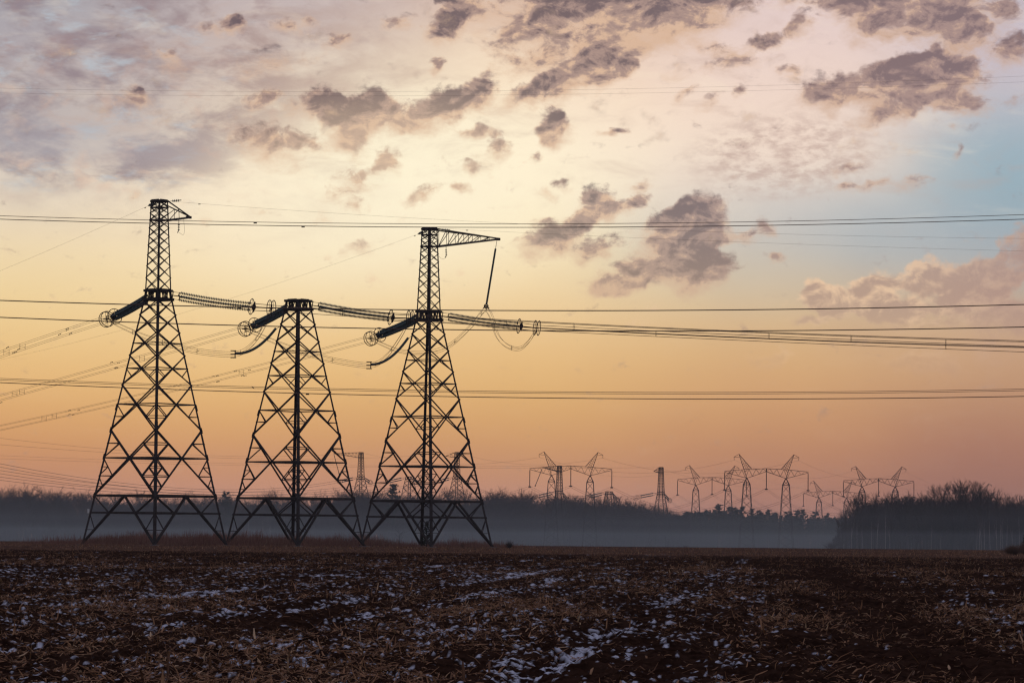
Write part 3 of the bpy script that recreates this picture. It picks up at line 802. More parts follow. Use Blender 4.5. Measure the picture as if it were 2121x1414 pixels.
def shrub_thing(label, px, py, Y, wf, m, n=60, name='bare_shrub', rad=0.012, twig=5):
    p = at_y(px, 1100, Y); H = hgt(px, py, Y)
    root = empty(name, (p[0], Y, gz(p[0], Y))); root.scale = (H * wf, H * wf, H)
    tag(root, label, 'shrub')
    v, f = spikes_to_mesh(*shrub(rt, n, 0.9, twig, rad)); mesh_np('branches', v, f, m, root)
    return root
shrub_thing('small dark leafless bush standing alone right of the near pylons', 1055, 1118, 396, 1.0, M_BARK, 90)
shrub_thing('low russet bush by the left foot of the left near pylon', 200, 1112, 392, 1.1, M_DRY, 70)
shrub_thing('thin tangled bush in the grass left of the left pylon\'s centre leg', 256, 1106, 400, 1.0, M_BARK, 40)
shrub_thing('low twiggy bush in the grass between the middle and right near pylons', 958, 1122, 405, 1.2, M_DRY, 50)
shrub_thing('thin dry weed in the grass between the left and middle near pylons', 520, 1113, 398, .7, M_DRY, 24)
shrub_thing('bushy dry weed in the grass beside the left pylon\'s right foot', 395, 1112, 398, .9, M_DRY, 30)
shrub_thing('grey bush low at the left edge of the right-hand wood', 1722, 1120, 930, 1.6, M_TWIG, 90)
shrub_thing('bare bush at the far field edge right of the distant portal pylons', 1420, 1128, 900, 1.4, M_TWIG, 70)
tree_thing('sapling', 'slender leafless sapling in the grass just left of the left pylon\'s middle', 'sapling', None, bare_tree(rt, nb=16, ns=3, nt=2, spread_=.32, base=.15, thick=1.0), 273, 1092, 402, 1.0, M_BARK, M_TWIG)
tree_thing('sapling', 'slender leafless sapling in the grass left of the right pylon\'s young pine', 'sapling', None, bare_tree(rt, nb=16, ns=3, nt=2, spread_=.32, base=.15, thick=1.0), 828, 1090, 420, 1.0, M_BARK, M_TWIG)
tree_thing('pine_tree', 'young bushy pine growing inside the right near pylon', 'pine', None, pine_tree(rt, nb=60, base=.04, width=.36, clumps=8, thick=2.4, conic=.9), 884, 1080, 408, 1.0, M_BARK, M_PINE, 'crown')
tree_thing('pine_tree', 'young dark pine cut by the right edge of the picture', 'pine', None, pine_tree(rt, nb=60, base=.04, width=.30, clumps=8, thick=2.4, conic=.9), 2124, 1104, 520, 1.0, M_BARK, M_PINE, 'crown')
for k, (px, py, Y, wf) in enumerate([(2098, 1128, 330, 1.7), (2130, 1122, 332, 1.8)]):
    shrub_thing(('rounded russet bush at the right edge of the field', 'rounded russet bush partly outside the right edge')[k], px, py, Y, wf, M_DRY, 260, rad=0.010, twig=8)

# ---------------------------------------------------------------- haze
def box_volume(name, x0, x1, y0, y1, z0, z1, dens, col, label):
    v = np.array([(x, y, z) for z in (z0, z1) for y in (y0, y1) for x in (x0, x1)], float)
    f = np.array([(0, 2, 3, 1), (4, 5, 7, 6), (0, 1, 5, 4), (2, 6, 7, 3), (0, 4, 6, 2), (1, 3, 7, 5)])
    m = bpy.data.materials.new(name); m.use_nodes = True; nt = m.node_tree; nt.nodes.clear()
    pv = nt.nodes.new('ShaderNodeVolumePrincipled'); pv.inputs['Density'].default_value = dens; pv.inputs['Color'].default_value = (*col, 1)
    pv.inputs['Anisotropy'].default_value = 0.0
    out = nt.nodes.new('ShaderNodeOutputMaterial'); nt.links.new(pv.outputs[0], out.inputs['Volume'])
    o = mesh_np(name, v, f, m); tag(o, label, 'haze', kind='stuff'); return o
box_volume('haze', -700, 700, -60, 2300, -9.0, 48.0, 0.000075, (0.92, 0.90, 0.96), 'thin evening haze hanging over the whole field')
box_volume('mist', -560, 560, 560, 1452, -6.0, 3.2, 0.00023, (0.80, 0.92, 1.0), 'densest bluish mist lying along the foot of the woods')
box_volume('mist', -561, 561, 600, 1453, -6.2, 8.0, 0.00019, (0.80, 0.92, 1.0), 'thinner bluish mist reaching halfway up the woods')
box_volume('mist', -562, 562, 640, 1454, -6.4, 15.0, 0.00012, (0.80, 0.92, 1.0), 'faint mist thinning out toward the tree tops')

# ---------------------------------------------------------------- near pylons
AX = math.radians(-5.7)                       # azimuth of the diagonal that points away from the camera
LAT = np.array([math.cos(AX), -math.sin(AX), 0]); DEP = np.array([math.sin(AX), math.cos(AX), 0])
def to_world(o, p): return np.asarray(o) + LAT * p[0] + DEP * p[1] + np.array([0, 0, p[2]])
def local_dir(az):                             # azimuth -> horizontal unit vector in pylon coordinates
    a = az - AX; return np.array([math.sin(a), math.cos(a), 0])

def lerp(a, b, t): return a + (b - a) * t
class Pylon:
    """square lattice pylon standing corner-on; corners: front, right, rear, left"""
    def __init__(s, Hb=26.2, top=36.8, mast=True, near=True, base=7.73, slope=0.236):
        s.Hb, s.near = Hb, near
        s.hd0 = base * (Hb / 26.2) ** 0.6 if Hb < 26 else base
        s.sl = (s.hd0 - 1.55) / Hb
        s.top = Hb + (top - 26.2); s.mast = mast
    def hd(s, h):
        if h <= s.Hb: return s.hd0 - s.sl * h
        if h <= s.Hb + 1.0: return 1.55 - 0.15 * (h - s.Hb)
        t = (h - s.Hb - 1.0) / (s.top - s.Hb - 1.0); return lerp(1.40, 0.92, t)
    def c(s, k, h):
        r = s.hd(h); return np.array([(0, -r, h), (r, 0, h), (0, r, h), (-r, 0, h)][k % 4])
    def face_panel(s, m, h0, h1, w, k, sub=0):
        a0, b0, a1, b1 = s.c(k, h0), s.c(k + 1, h0), s.c(k, h1), s.c(k + 1, h1)
        n = np.cross(b0 - a0, a1 - a0); n /= np.linalg.norm(n); o = n * w * 0.35
        m.beam(a0 + o, b1 + o, w, w * .8); m.beam(b0 - o, a1 - o, w, w * .8)
        t = s.hd(h0) / (s.hd(h0) + s.hd(h1)); hx = lerp(h0, h1, t)
        X = (a0 + b1 * 1.0) * 0; X = a0 + (b1 - a0) * t
        if sub:
            ra, rb = s.c(k, hx), s.c(k + 1, hx)
            m.beam(ra, rb, w * (1.2 if sub > 1 else 0.9), w * .9)
            ws = w * 0.62
            for low, leg_i in ((a0, k), (b0, k + 1)):
                q = lerp(X, low, 0.5 if sub == 1 else 0.48); rr = s.c(leg_i, hx)
                if sub >= 1: m.beam(rr, q, ws)
                if sub >= 2:
                    m.beam(s.c(leg_i, q[2]), q, ws)
                if sub >= 3:
                    mid = lerp(rr, q, 0.5); m.beam(s.c(leg_i, mid[2]), mid, ws * .8); m.beam(mid, s.c(leg_i, q[2]), ws * .8)
                    q2 = lerp(X, low, 0.76); m.beam(s.c(leg_i, q[2]), q2, ws * .8); m.beam(s.c(leg_i, q2[2]), q2, ws * .8)
            if sub >= 3:
                for up_, leg_i in ((a1, k), (b1, k + 1)):
                    q = lerp(X, up_, 0.52); m.beam(s.c(leg_i, q[2]), q, ws); m.beam(q, s.c(leg_i, hx), ws)
        return X, hx
    def build(s, root, steel, plate):
        near = s.near; H = s.Hb
        nodes = [H * f for f in (0.202, 0.469, 0.653, 0.773, 0.866, 0.939, 1.0)]
        # legs
        lw = 0.26 if near else 0.23
        for k in range(4):
            m = MB(); a, b = s.c(k, -0.1), s.c(k, H + 1.0)
            p, q = s.c(k + 1, 0) - s.c(k, 0), s.c(k - 1, 0) - s.c(k, 0)
            if near:
                mid = s.c(k, H * .5)
                m.angle(a, mid, lw, 0.03, p, q); m.angle(mid, s.c(k, H), lw * .86, 0.026, p, q); m.angle(s.c(k, H), b, lw * .8, 0.025, p, q)
                for h in (nodes[0], nodes[1], H * .36, H * .56):
                    m.beam(s.c(k, h - .3), s.c(k, h + .3), lw * .62, lw * .62)
            else: m.beam(a, b, lw, lw)
            leg = m.build('leg', steel, root)
            if near:
                f = MB(); c0 = s.c(k, 0)
                f.lathe(c0 + (0, 0, -0.5), c0 + (0, 0, 0.12), [(0, .62), (.8, .62), (1, .50)], 10)
                f.build('footing', M_CONC, root)
        # bracing
        m = MB(); w = 0.115 if near else 0.105
        for k in range(4):
            s.face_panel(m, nodes[0], nodes[1], w * 1.35, k, 3 if near else 1)
            s.face_panel(m, nodes[1], nodes[2], w * 1.15, k, 2 if near else 1)
            s.face_panel(m, nodes[2], nodes[3], w, k, 1)
            s.face_panel(m, nodes[3], nodes[4], w, k, 0)
            if near:
                ra, rb = s.c(k, lerp(nodes[3], nodes[4], .53)), s.c(k + 1, lerp(nodes[3], nodes[4], .53)); m.beam(ra, rb, w * .8)
            s.face_panel(m, nodes[4], nodes[5], w, k, 0); s.face_panel(m, nodes[5], nodes[6] - .05, w * .9, k, 0)
            # foot panel: heavy horizontals, inverted V from the middle of the face to the feet
            h1, h2 = nodes[0], nodes[0] * 0.655
            a1, b1 = s.c(k, h1), s.c(k + 1, h1); mid = (a1 + b1) / 2
            m.beam(a1, b1, .22 if near else .2, .24 if near else .2); a2, b2 = s.c(k, h2), s.c(k + 1, h2); m.beam(a2, b2, .19, .19)
            for foot, legk, top_, rt_ in ((s.c(k, 0.1), k, a1, a2), (s.c(k + 1, 0.1), k + 1, b1, b2)):
                m.beam(mid, foot, .20 if near else .18, .20)
                if near:
                    m.beam(top_, lerp(mid, foot, .36), .11)
                    q = lerp(mid, foot, .70); m.beam(rt_, q, .07); m.beam(s.c(legk, q[2]), q, .07)
            if near:   # corner ties in plan at the two heavy rings
                m.beam(lerp(a1, b1, .5), lerp(b1, s.c(k + 2, h1), .5), .09)
        m.beam(s.c(0, nodes[0]), s.c(2, nodes[0]), .10)
        X = lerp(nodes[0], nodes[1], .57)
        if near:
            for k in range(4):
                a, b, c_ = s.c(k, X), s.c(k + 1, X), s.c(k + 2, X)
                m.beam((a + b) / 2, (b + c_) / 2, .16)
        m.build('bracing', steel, root)
        # belt that carries the strings
        m = MB(); hb, ht = H, H + 1.0; bw = .30
        for k in range(4):
            for h, ww in ((hb + .05, bw), (ht - .02, bw * .85)):
                a, b = s.c(k, h), s.c(k + 1, h); d = (b - a) / np.linalg.norm(b - a)
                m.beam(a - d * .12, b + d * .12, ww, ww)
            for t in ((.12, .12), (.30, .44), (.58, .44), (.58, .72), (.88, .88)) if near else ((.3, .5), (.7, .5)):
                p = lerp(s.c(k, hb), s.c(k + 1, hb), t[0]); q = lerp(s.c(k, ht), s.c(k + 1, ht), t[1]); m.beam(p, q, .20 if t[0] == t[1] else .13, .08)
            if near:
                a, b = s.c(k, ht + .1), s.c(k + 1, ht + .1); m.beam(lerp(a, b, .2), lerp(a, b, .8), .22, .14)
                p = s.c(k, hb + .1); m.beam(lerp(p, s.c(k + 1, hb + .1), .16) - (0, 0, .1), lerp(p, s.c(k + 3, hb + .1), .16) - (0, 0, .1), .3, .12)
        for k in (0, 1): m.beam(s.c(k, ht), s.c(k + 2, ht), .14)
        m.build('belt', plate, root)
        if s.mast:
            m = MB(); T = s.top; b0 = H + 1.0
            fr = [0, .142, .274, .395, .505, .605, .70, .785, .863, .926, 1.0]
            hs = [b0 + (T - b0) * f for f in fr]
            for k in range(4):
                p, q = s.c(k + 1, b0) - s.c(k, b0), s.c(k - 1, b0) - s.c(k, b0)
                if near: m.angle(s.c(k, b0), s.c(k, T), .17, .02, p, q)
                else: m.beam(s.c(k, b0), s.c(k, T), .2)
                for i in range(len(hs) - 1):
                    j = i + 1
                    s.face_panel(m, hs[i], hs[j], .075 if near else .095, k, 0)
                for h, ww in ((hs[7], .15), (hs[9], .12), (T - .03, .22)): m.beam(s.c(k, h), s.c(k + 1, h), ww)
                m.beam(lerp(s.c(k, T), s.c(k + 1, T), .1) + (0, 0, .1), lerp(s.c(k, T), s.c(k + 1, T), .9) + (0, 0, .1), .14, .1)
            m.build('mast', steel, root)
            return hs
        return None
    def arm(s, root, steel, az, reach, rise, hs, long_=False):
        """tapering arm from the mast towards azimuth az"""
        d = local_dir(az); side = np.array([d[1], -d[0], 0])
        hb, T = hs[7], s.top
        r = s.hd(hb) * .7071; rt_ = s.hd(T) * .7071
        tip = d * reach + np.array([0, 0, hb + rise])
        m = MB()
        for sg in (-1, 1):
            b = d * r + side * sg * r + np.array([0, 0, hb]); t = d * rt_ + side * sg * rt_ + np.array([0, 0, T])
            m.beam(b, tip, .24 if long_ else .20, .20); m.beam(t, tip + (0, 0, .08), .11 if not long_ else .13)
            n = 7 if long_ else 2
            for i in range(n):
                k0 = (i + (0.0 if i == 0 else 0)) / n; k1 = (i + 1) / n
                if i < n - 1 or long_:
                    m.beam(lerp(b, tip, k0), lerp(t, tip, k1 * .98), .06); 
                    m.beam(lerp(b, tip, k1 * .98), lerp(t, tip, k1 * .98), .06)
        b1 = d * r + side * r + np.array([0, 0, hb]); b2 = d * r - side * r + np.array([0, 0, hb])
        n = 8 if long_ else 3
        for i in range(n):
            m.beam(lerp(b1, tip, i / n), lerp(b2, tip, (i + 1) / n * .98), .07); m.beam(lerp(b1, tip, (i + 1) / n * .98), lerp(b2, tip, (i + 1) / n * .98), .07)
        m.beam(tip - d * .5, tip + d * .12, .30, .26)
        if long_: m.beam(tip - d * .6 + side * .0, tip + d * .12, .3, .3)
        m.build('crossarm', steel, root)
        return tip

NEAR = [(float(at_y(px, 1125, Y)[0]), Y) for px, Y in ((320.0, 381.0), (611.5, 395.5), (883.0, 412.5))]
NN = ['left', 'middle', 'right']
ROWD = math.radians(42)
bases = []; tips = {}; pyl = []
for i, (x, y) in enumerate(NEAR):
    z = 0.0
    bases.append(np.array([x, y, z]))
    P = Pylon(mast=(i != 1)); pyl.append(P)
    lab = ['tall lattice pylon with a short top arm, leftmost of the three near ones', 'flat-topped lattice pylon without a mast, between the two masted near ones',
           'tall lattice pylon with a long top arm and a hanging string'][i]
    root = empty('lattice_pylon', (x, y, z), -AX)
    tag(root, lab, 'pylon', 'near lattice pylons in the field')
    hs = P.build(root, M_STEEL, M_PLATE)
    if i == 0:
        tips[0] = P.arm(root, M_STEEL, math.radians(39), 4.7, 0.65, hs)
        m = MB(); c = P.c(3, 3.6); m.beam(c + (-.16, -.1, -.2), c + (-.16, -.1, .25), .22, .03, up=(0, 1, 0)); m.build('number_plate', M_WHITE, root)
    if i == 2: tips[2] = P.arm(root, M_STEEL, math.radians(39), 12.7, 1.75, hs, True)

def wpt(i, p): return to_world(bases[i], p)
AZL = math.radians(-35.0)
AZR = math.radians(104.0)
def vec(az): return np.array([math.sin(az), math.cos(az), 0.0])

def string_discs(m, a, b, pitch=0.165, R=0.165, n=9, sag=0.0):
    """one insulator string as a lathe of discs, optionally along a sagging curve"""
    a = np.asarray(a, float); b = np.asarray(b, float); L = np.linalg.norm(b - a); nd = max(2, int(L / pitch))
    segs = 1 if sag == 0 else 14
    pts = [lerp(a, b, t) - np.array([0, 0, 4 * sag * t * (1 - t)]) for t in np.linspace(0, 1, segs + 1)]
    for j in range(segs):
        p, q = pts[j], pts[j + 1]; k = max(1, round(nd / segs)); prof = [(0, .03)]
        for i in range(k):
            t = (i + .2) / k; e = 1.0 / k
            prof += [(t, .035), (t + .16 * e, R * .55), (t + .30 * e, R), (t + .42 * e, R * .9), (t + .46 * e, .04)]
        prof.append((1, .03)); m.lathe(p, q, prof, n)

def tension_set(i, az, start_off, end_px, ext_px, label, spread_=0.40):
    """four parallel glass strings, corona rings and yokes between the pylon belt and the conductors"""
    P = pyl[i]; B = bases[i]
    r = P.hd(P.Hb) * .7071
    s0 = B + vec(az) * (r + start_off) + np.array([0, 0, P.Hb + 0.5])
    e0 = in_plane(*end_px, s0, az); x0 = in_plane(*ext_px, s0, az)
    root = empty('insulator_set', s0); tag(root, label, 'insulators', 'tension insulators of the near pylons')
    o = lambda p: np.asarray(p) - s0
    d = (e0 - s0) / np.linalg.norm(e0 - s0); side = np.cross(d, (0, 0, 1)); side /= np.linalg.norm(side); upv = np.cross(side, d)
    offs = [upv * spread_, -upv * spread_, side * spread_ * .9 + upv * .02, -side * spread_ * .9 - upv * .02]
    ends = []
    sg = 0.012 * np.linalg.norm(e0 - s0)
    for q in offs:
        m = MB(); a = s0 + q * 0.95 + d * 1.0; b = e0 + q * .9 - d * .1
        string_discs(m, o(a), o(b), sag=sg); m.build('glass_string', M_GLASS, root, smooth=True)
    m = MB()
    for q in offs:
        m.beam(o(s0 + q * 0.95), o(s0 + q * .95 + d * 1.0), .05)
    for k in range(4): m.beam(o(s0 + offs[k] + d * .95), o(s0 + offs[(k + 2) % 4] + d * .95), .06, .10)
    m.beam(o(s0 + upv * .5 + d * .2), o(s0 - upv * .5 + d * .2), .10)
    m.build('tower_yoke', M_PLATE, root)
    m = MB()
    for q in offs: m.beam(o(e0 + q * .9 - d * .1), o(e0 + q * .9 + d * .35), .05)
    m.beam(o(e0 + upv * .55 + d * .3), o(e0 - upv * .55 + d * .3), .14, .16); m.beam(o(e0 + side * .45 + d * .3), o(e0 - side * .45 + d * .3), .12, .14)
    m.lathe(o(e0 + d * .12), o(e0 + d * .45), [(0, .3), (.3, .36), (.7, .36), (1, .2)], 8)
    dx = (x0 - e0) / np.linalg.norm(x0 - e0)
    for q in offs: m.tube([o(e0 + q * .9 + d * .35), o(x0 + q * .8)], .034)
    m.beam(o(x0 + upv * .4), o(x0 - upv * .4), .09); m.beam(o(x0 + side * .4), o(x0 - side * .4), .09)
    m.build('line_yoke', M_PLATE, root)
    for c, ax in ((e0 - d * .02, d), (x0 - dx * .22, dx), (x0 + dx * .22, dx)):
        m = MB(); m.ring(o(c), ax, .84, .046)
        s2 = np.cross(ax, (0, 0, 1)); s2 /= np.linalg.norm(s2); u2 = np.cross(s2, ax)
        m.tube([o(c + u2 * .84), o(c - u2 * .84)], .020); m.tube([o(c + s2 * .84), o(c - s2 * .84)], .020)
        m.build('corona_ring', M_PLATE, root)
    return s0, e0, x0, (side, upv)

R_SETS, L_SETS = [], []
rend = [((521, 635), (562, 638)), ((809, 657), (850, 659)), ((1075, 675), (1112, 679))]
lend = [((238, 655), (221, 661)), ((528, 673), (508, 681)), ((787, 693), (768, 701))]
for i in range(3):
    R_SETS.append(tension_set(i, AZR, 0.35, *rend[i], 'insulator strings on the right-hand side of the %s near pylon' % NN[i]))
    L_SETS.append(tension_set(i, AZL, 0.35, *lend[i], 'insulator strings running down-left from the %s near pylon' % NN[i]))

def quad_through(P, az, ts, zs):
    return np.polyfit(ts, zs, 2)
def plane_t(p, P, az): return float(np.dot(np.asarray(p) - np.asarray(P), vec(az)))
def span_pts(P, az, pix, t0, t1, n=60):
    """points of a sagging wire in the vertical plane (P, az): parabola through three pixel marks"""
    ps = [in_plane(x, y, P, az) for x, y in pix]
    co = np.polyfit([plane_t(p, P, az) for p in ps], [p[2] for p in ps], 2)
    T = np.linspace(t0, t1, n); P = np.asarray(P, float)
    return np.stack([P[0] + math.sin(az) * T, P[1] + math.cos(az) * T, np.polyval(co, T)], -1)

def bundle(name, label, pts, sep, r, material, group=None, spacers=(), n=4, dampers=()):
    root = empty(name, pts[0]); tag(root, label, 'power line', group)
    pts = pts - pts[0]; d = pts[-1] - pts[0]; d = d / np.linalg.norm(d)
    side = np.cross(d, (0, 0, 1)); side /= np.linalg.norm(side); upv = np.array([0, 0, 1.0])
    if n == 4: offs = [upv * sep / 2 + side * sep / 2, upv * sep / 2 - side * sep / 2, -upv * sep / 2 + side * sep / 2, -upv * sep / 2 - side * sep / 2]
    elif n == 2: offs = [upv * sep / 2, -upv * sep / 2]
    else: offs = [upv * 0]
    for q in offs:
        m = MB(); m.tube(pts + q, r, 5); m.build('wire', material, root, smooth=True)
    L = np.concatenate([[0], np.cumsum(np.linalg.norm(np.diff(pts, axis=0), axis=1))])
    for sp_ in spacers:
        c = np.array([np.interp(sp_, L, pts[:, j]) for j in range(3)])
        m = MB()
        if n == 4:
            for k, q in ((0, 2), (1, 3)): m.beam(c + offs[k] * 1.1, c + offs[q] * 1.1, .032)
            m.beam(c + (offs[0] + offs[2]) / 2, c + (offs[1] + offs[3]) / 2, .028)
        elif n == 2: m.beam(c + offs[0] * 1.4 - d * .1, c + offs[1] * 1.4 + d * .1, .05)
        else: m.beam(c - d * .12 - upv * .06, c + d * .12 - upv * .06, .07)
        m.build('spacer', M_PLATE, root)
    for dp in dampers:
        for q in offs:
            m = MB()
            c = np.array([np.interp(dp + rngw.uniform(-1.2, 1.2), L, pts[:, j]) for j in range(3)]) + q
            m.tube([c - d * .28 - upv * .07, c + d * .28 - upv * .07], .02, 4); m.beam(c - d * .30 - upv * .08, c - d * .18 - upv * .08, .08); m.beam(c + d * .18 - upv * .08, c + d * .30 - upv * .08, .08); m.beam(c, c - upv * .08, .04); m.build('damper', M_PLATE, root)
    return root
rngw = np.random.default_rng(5)

# conductors leaving the near pylons
rmid = [((1115, 672), (2121, 712)), ((1500, 692), (2121, 714)), ((1600, 702), (2121, 723))]
lmid = [((100, 700), (0, 734)), ((250, 754), (0, 824)), ((380, 800), (0, 886))]
for i in range(3):
    s0, e0, x0, _ = R_SETS[i]
    p = span_pts(x0, AZR, (rend[i][1],) + rmid[i], 0, 230, 60)
    bundle('power_cable', 'cable bundle from the %s near pylon to the right edge' % NN[i], p, .62, .0165, M_WIRE, 'cable bundles of the near pylons', spacers=(8 + 3 * i, 33 + 7 * i, 62 - 3 * i, 90, 120), dampers=())
    s0, e0, x0, _ = L_SETS[i]
    p = span_pts(x0, AZL, (lend[i][1],) + lmid[i], 0, 300, 80)
    k = (0, 0, 0)[i]
    bundle('power_cable', 'cable bundle from the %s near pylon down to the left edge' % NN[i], p, .62, .0165, M_WIRE, 'cable bundles of the near pylons',
           spacers=((20, 24, 31, 60, 90), (24, 55, 57, 84, 110), (30, 80, 83, 106, 130))[i], dampers=((9, 22), (30, 62), (30, 36, 74))[i])

# jumpers looping under the belts
def catmull(P, n=16):
    P = [np.asarray(p, float) for p in P]; P = [2 * P[0] - P[1]] + P + [2 * P[-1] - P[-2]]; out = []
    for i in range(1, len(P) - 2):
        for t in np.linspace(0, 1, n, endpoint=False):
            a, b, c, d = P[i - 1], P[i], P[i + 1], P[i + 2]
            out.append(0.5 * ((2 * b) + (-a + c) * t + (2 * a - 5 * b + 4 * c - d) * t * t + (-a + 3 * b - 3 * c + d) * t ** 3))
    out.append(P[-2]); return np.array(out)
def jumper(i, marks, label):
    """marks: (px, py, depth share from the left set to the right set)"""
    yl, yr = L_SETS[i][2][1], R_SETS[i][2][1]
    pts = [L_SETS[i][2]] + [at_y(x, y, lerp(yl, yr, t)) for x, y, t in marks] + [R_SETS[i][2]]
    c = catmull(pts)
    root = empty('jumper_cable', c[0]); tag(root, label, 'jumper cable', 'slack jumper loops of the near pylons')
    c = c - c[0]
    offs = [(0, 0, .30), (.26, .15, .08), (-.2, .2, -.08), (0, -.1, -.30)]
    for q in offs:
        w = 0.55 + 0.45 * np.sin(np.linspace(0, math.pi, len(c)))[:, None]
        m = MB(); m.tube(c + np.array(q) * w, .0175, 5); m.build('wire', M_WIRE, root, smooth=True)
    for f in (.18, .33, .48, .66, .80):
        k = int(f * (len(c) - 1)); m = MB()
        m.beam(c[k] + np.array(offs[0]), c[k] + np.array(offs[3]), .04); m.beam(c[k] + np.array(offs[1]), c[k] + np.array(offs[2]), .04)
        m.build('spacer', M_PLATE, root)
jumper(0, [(258, 679, .05), (300, 697, .18), (360, 716, .35), (420, 729, .55), (487, 733, .75), (520, 715, .85), (545, 680, .95)], 'slack four-wire loop from the left near pylon, held at its lowest point')
jumper(1, [(535, 693, .05), (585, 714, .2), (640, 733, .4), (700, 748, .6), (768, 756, .8), (800, 738, .88), (828, 700, .95)], 'slack four-wire loop passing behind the middle near pylon')
jumper(2, [(790, 712, .03), (830, 727, .1), (880, 731, .2), (930, 716, .35), (975, 676, .5), (994, 652, .57), (1007, 641, .62), (1018, 658, .66), (1030, 695, .72), (1050, 716, .8), (1075, 722, .88), (1095, 707, .94)],
       'four-wire loop lifted to the string under the long arm of the right pylon')

def pull_string(i, a_w, b_w, label, sag):
    root = empty('insulator_string', a_w); tag(root, label, 'insulators')
    b = b_w - a_w; u = b / np.linalg.norm(b)
    m = MB(); string_discs(m, u * 1.0, b - u * .25, sag=sag, R=.155); m.build('glass_string', M_GLASS, root, smooth=True)
    m = MB(); m.tube([np.zeros(3), u * 1.05 - np.array([0, 0, sag * .25])], .03); m.build('link', M_PLATE, root)
    m = MB(); m.beam(b - u * .3, b, .09); m.beam(b + (0, 0, .38), b - (0, 0, .42), .11, .13)
    for z in (.36, -.02, -.4): m.beam(b + (0, 0, z) - LAT * .5, b + (0, 0, z) + LAT * .12, .09)
    m.build('clamp', M_PLATE, root)
pull_string(1, wpt(1, pyl[1].c(3, 24.4)), at_y(487, 733, 386.5), 'curved glass string pulling the left loop toward the middle pylon', .75)
pull_string(2, wpt(2, pyl[2].c(3, 24.4)), at_y(768, 756, 402.0), 'curved glass string pulling the middle loop toward the right pylon', .75)
# string under the long arm
tw = wpt(2, tips[2] - np.array([0, 0, .15])); tw = tw - vec(math.radians(39)) * .35
bw_ = at_y(1007, 634, lerp(L_SETS[2][2][1], R_SETS[2][2][1], .62))
root = empty('insulator_string', tw); tag(root, 'long slanting glass string hanging from the tip of the right pylon\'s long arm', 'insulators')
m = MB(); b = bw_ - tw; string_discs(m, b * .13, b * .97, R=.13, pitch=.19); m.build('glass_string', M_GLASS, root, smooth=True)
m = MB(); m.tube([np.zeros(3), b * .14], .028); m.build('link', M_PLATE, root)
m = MB(); m.ring(b, (0.2, 1, 0), .22, .07, 14); m.beam(b - (.35, 0, .28), b + (0, 0, .1), .12); m.beam(b + (.35, 0, -.28), b + (0, 0, .1), .12); m.beam(b, b - (0, 0, .45), .1); m.build('clamp', M_PLATE, root)
# small post strings under the arms
for i, (r_, tilt, lab) in {0: (3.0, 0, 'short glass string hanging under the short arm of the left pylon'), 2: (3.0, .04, 'short glass string hanging under the long arm of the right pylon')}.items():
    d = local_dir(math.radians(39)); p = wpt(i, d * r_ + np.array([0, 0, (34.95, 0, 35.0)[i]]))
    root = empty('insulator_string', p); tag(root, lab, 'insulators')
    m = MB(); string_discs(m, (0, 0, -.35), (tilt, 0, -1.15), R=.14, pitch=.2); m.build('glass_string', M_GLASS, root, smooth=True)
    m = MB(); m.tube([(0, 0, .1), (tilt * .3, 0, -.36)], .03); m.build('link', M_PLATE, root)
    m = MB(); m.beam((tilt, 0, -1.12), (tilt - .15, 0, -1.35), .08); m.build('clamp', M_PLATE, root)
    m = MB(); m.tube(catmull([(tilt, 0, -1.3), (.5, 0, -1.55), (.62, 0, -.9), (.5, 0, .1)] if i == 0 else [(tilt, 0, -1.3), (-.4, 0, -1.5), (-1.1, 0, -1.0)]), .012, 4); m.build('earth_lead', M_WIRE, root)

# earth wires from the two masts
EW = [(0, AZL, [(310, 425), (150, 497), (0, 561)], 220, 'thin earth wire falling left from the left mast'),
      (2, AZL, [(868, 484), (500, 611), (190, 700)], 300, 'thin earth wire falling left from the right mast'),
      (0, AZR, [(352, 417), (860, 452), (2121, 494)], 230, 'thin earth wire from the left mast to the right edge'),
      (2, AZR, [(908, 473), (1400, 496), (2121, 520)], 230, 'thin earth wire from the right mast to the right edge')]
for i, az, pix, t1, lab in EW:
    s0 = wpt(i, local_dir(az) * .62 + np.array([0, 0, 36.7]))
    t00 = plane_t(in_plane(*pix[0], s0, az), s0, az)
    p = span_pts(s0, az, pix, t00, t1, 50); p = np.vstack([s0, p])
    bundle('earth_wire', lab, p, 0, .0085, M_WIRE, 'earth wires of the near pylons', n=1, spacers=(3.9,) if az == AZR else (2.5,))
    q0 = s0; u = (p[1 if t00 > .5 else 3] - s0); u = u / np.linalg.norm(u)
    root = empty('insulator_string', s0); tag(root, 'short glass string holding the earth wire on the %s side of the %s mast' % ('left' if az == AZL else 'right', NN[i]), 'insulators')
    m = MB(); string_discs(m, u * .8, u * 1.6, R=.15, pitch=.18); m.build('glass_string', M_GLASS, root, smooth=True)
    m = MB(); m.tube([np.zeros(3), u * .82], .03); m.build('link', M_PLATE, root)
    m = MB(); m.beam(u * 1.55, u * 1.85, .09); m.build('clamp', M_PLATE, root)

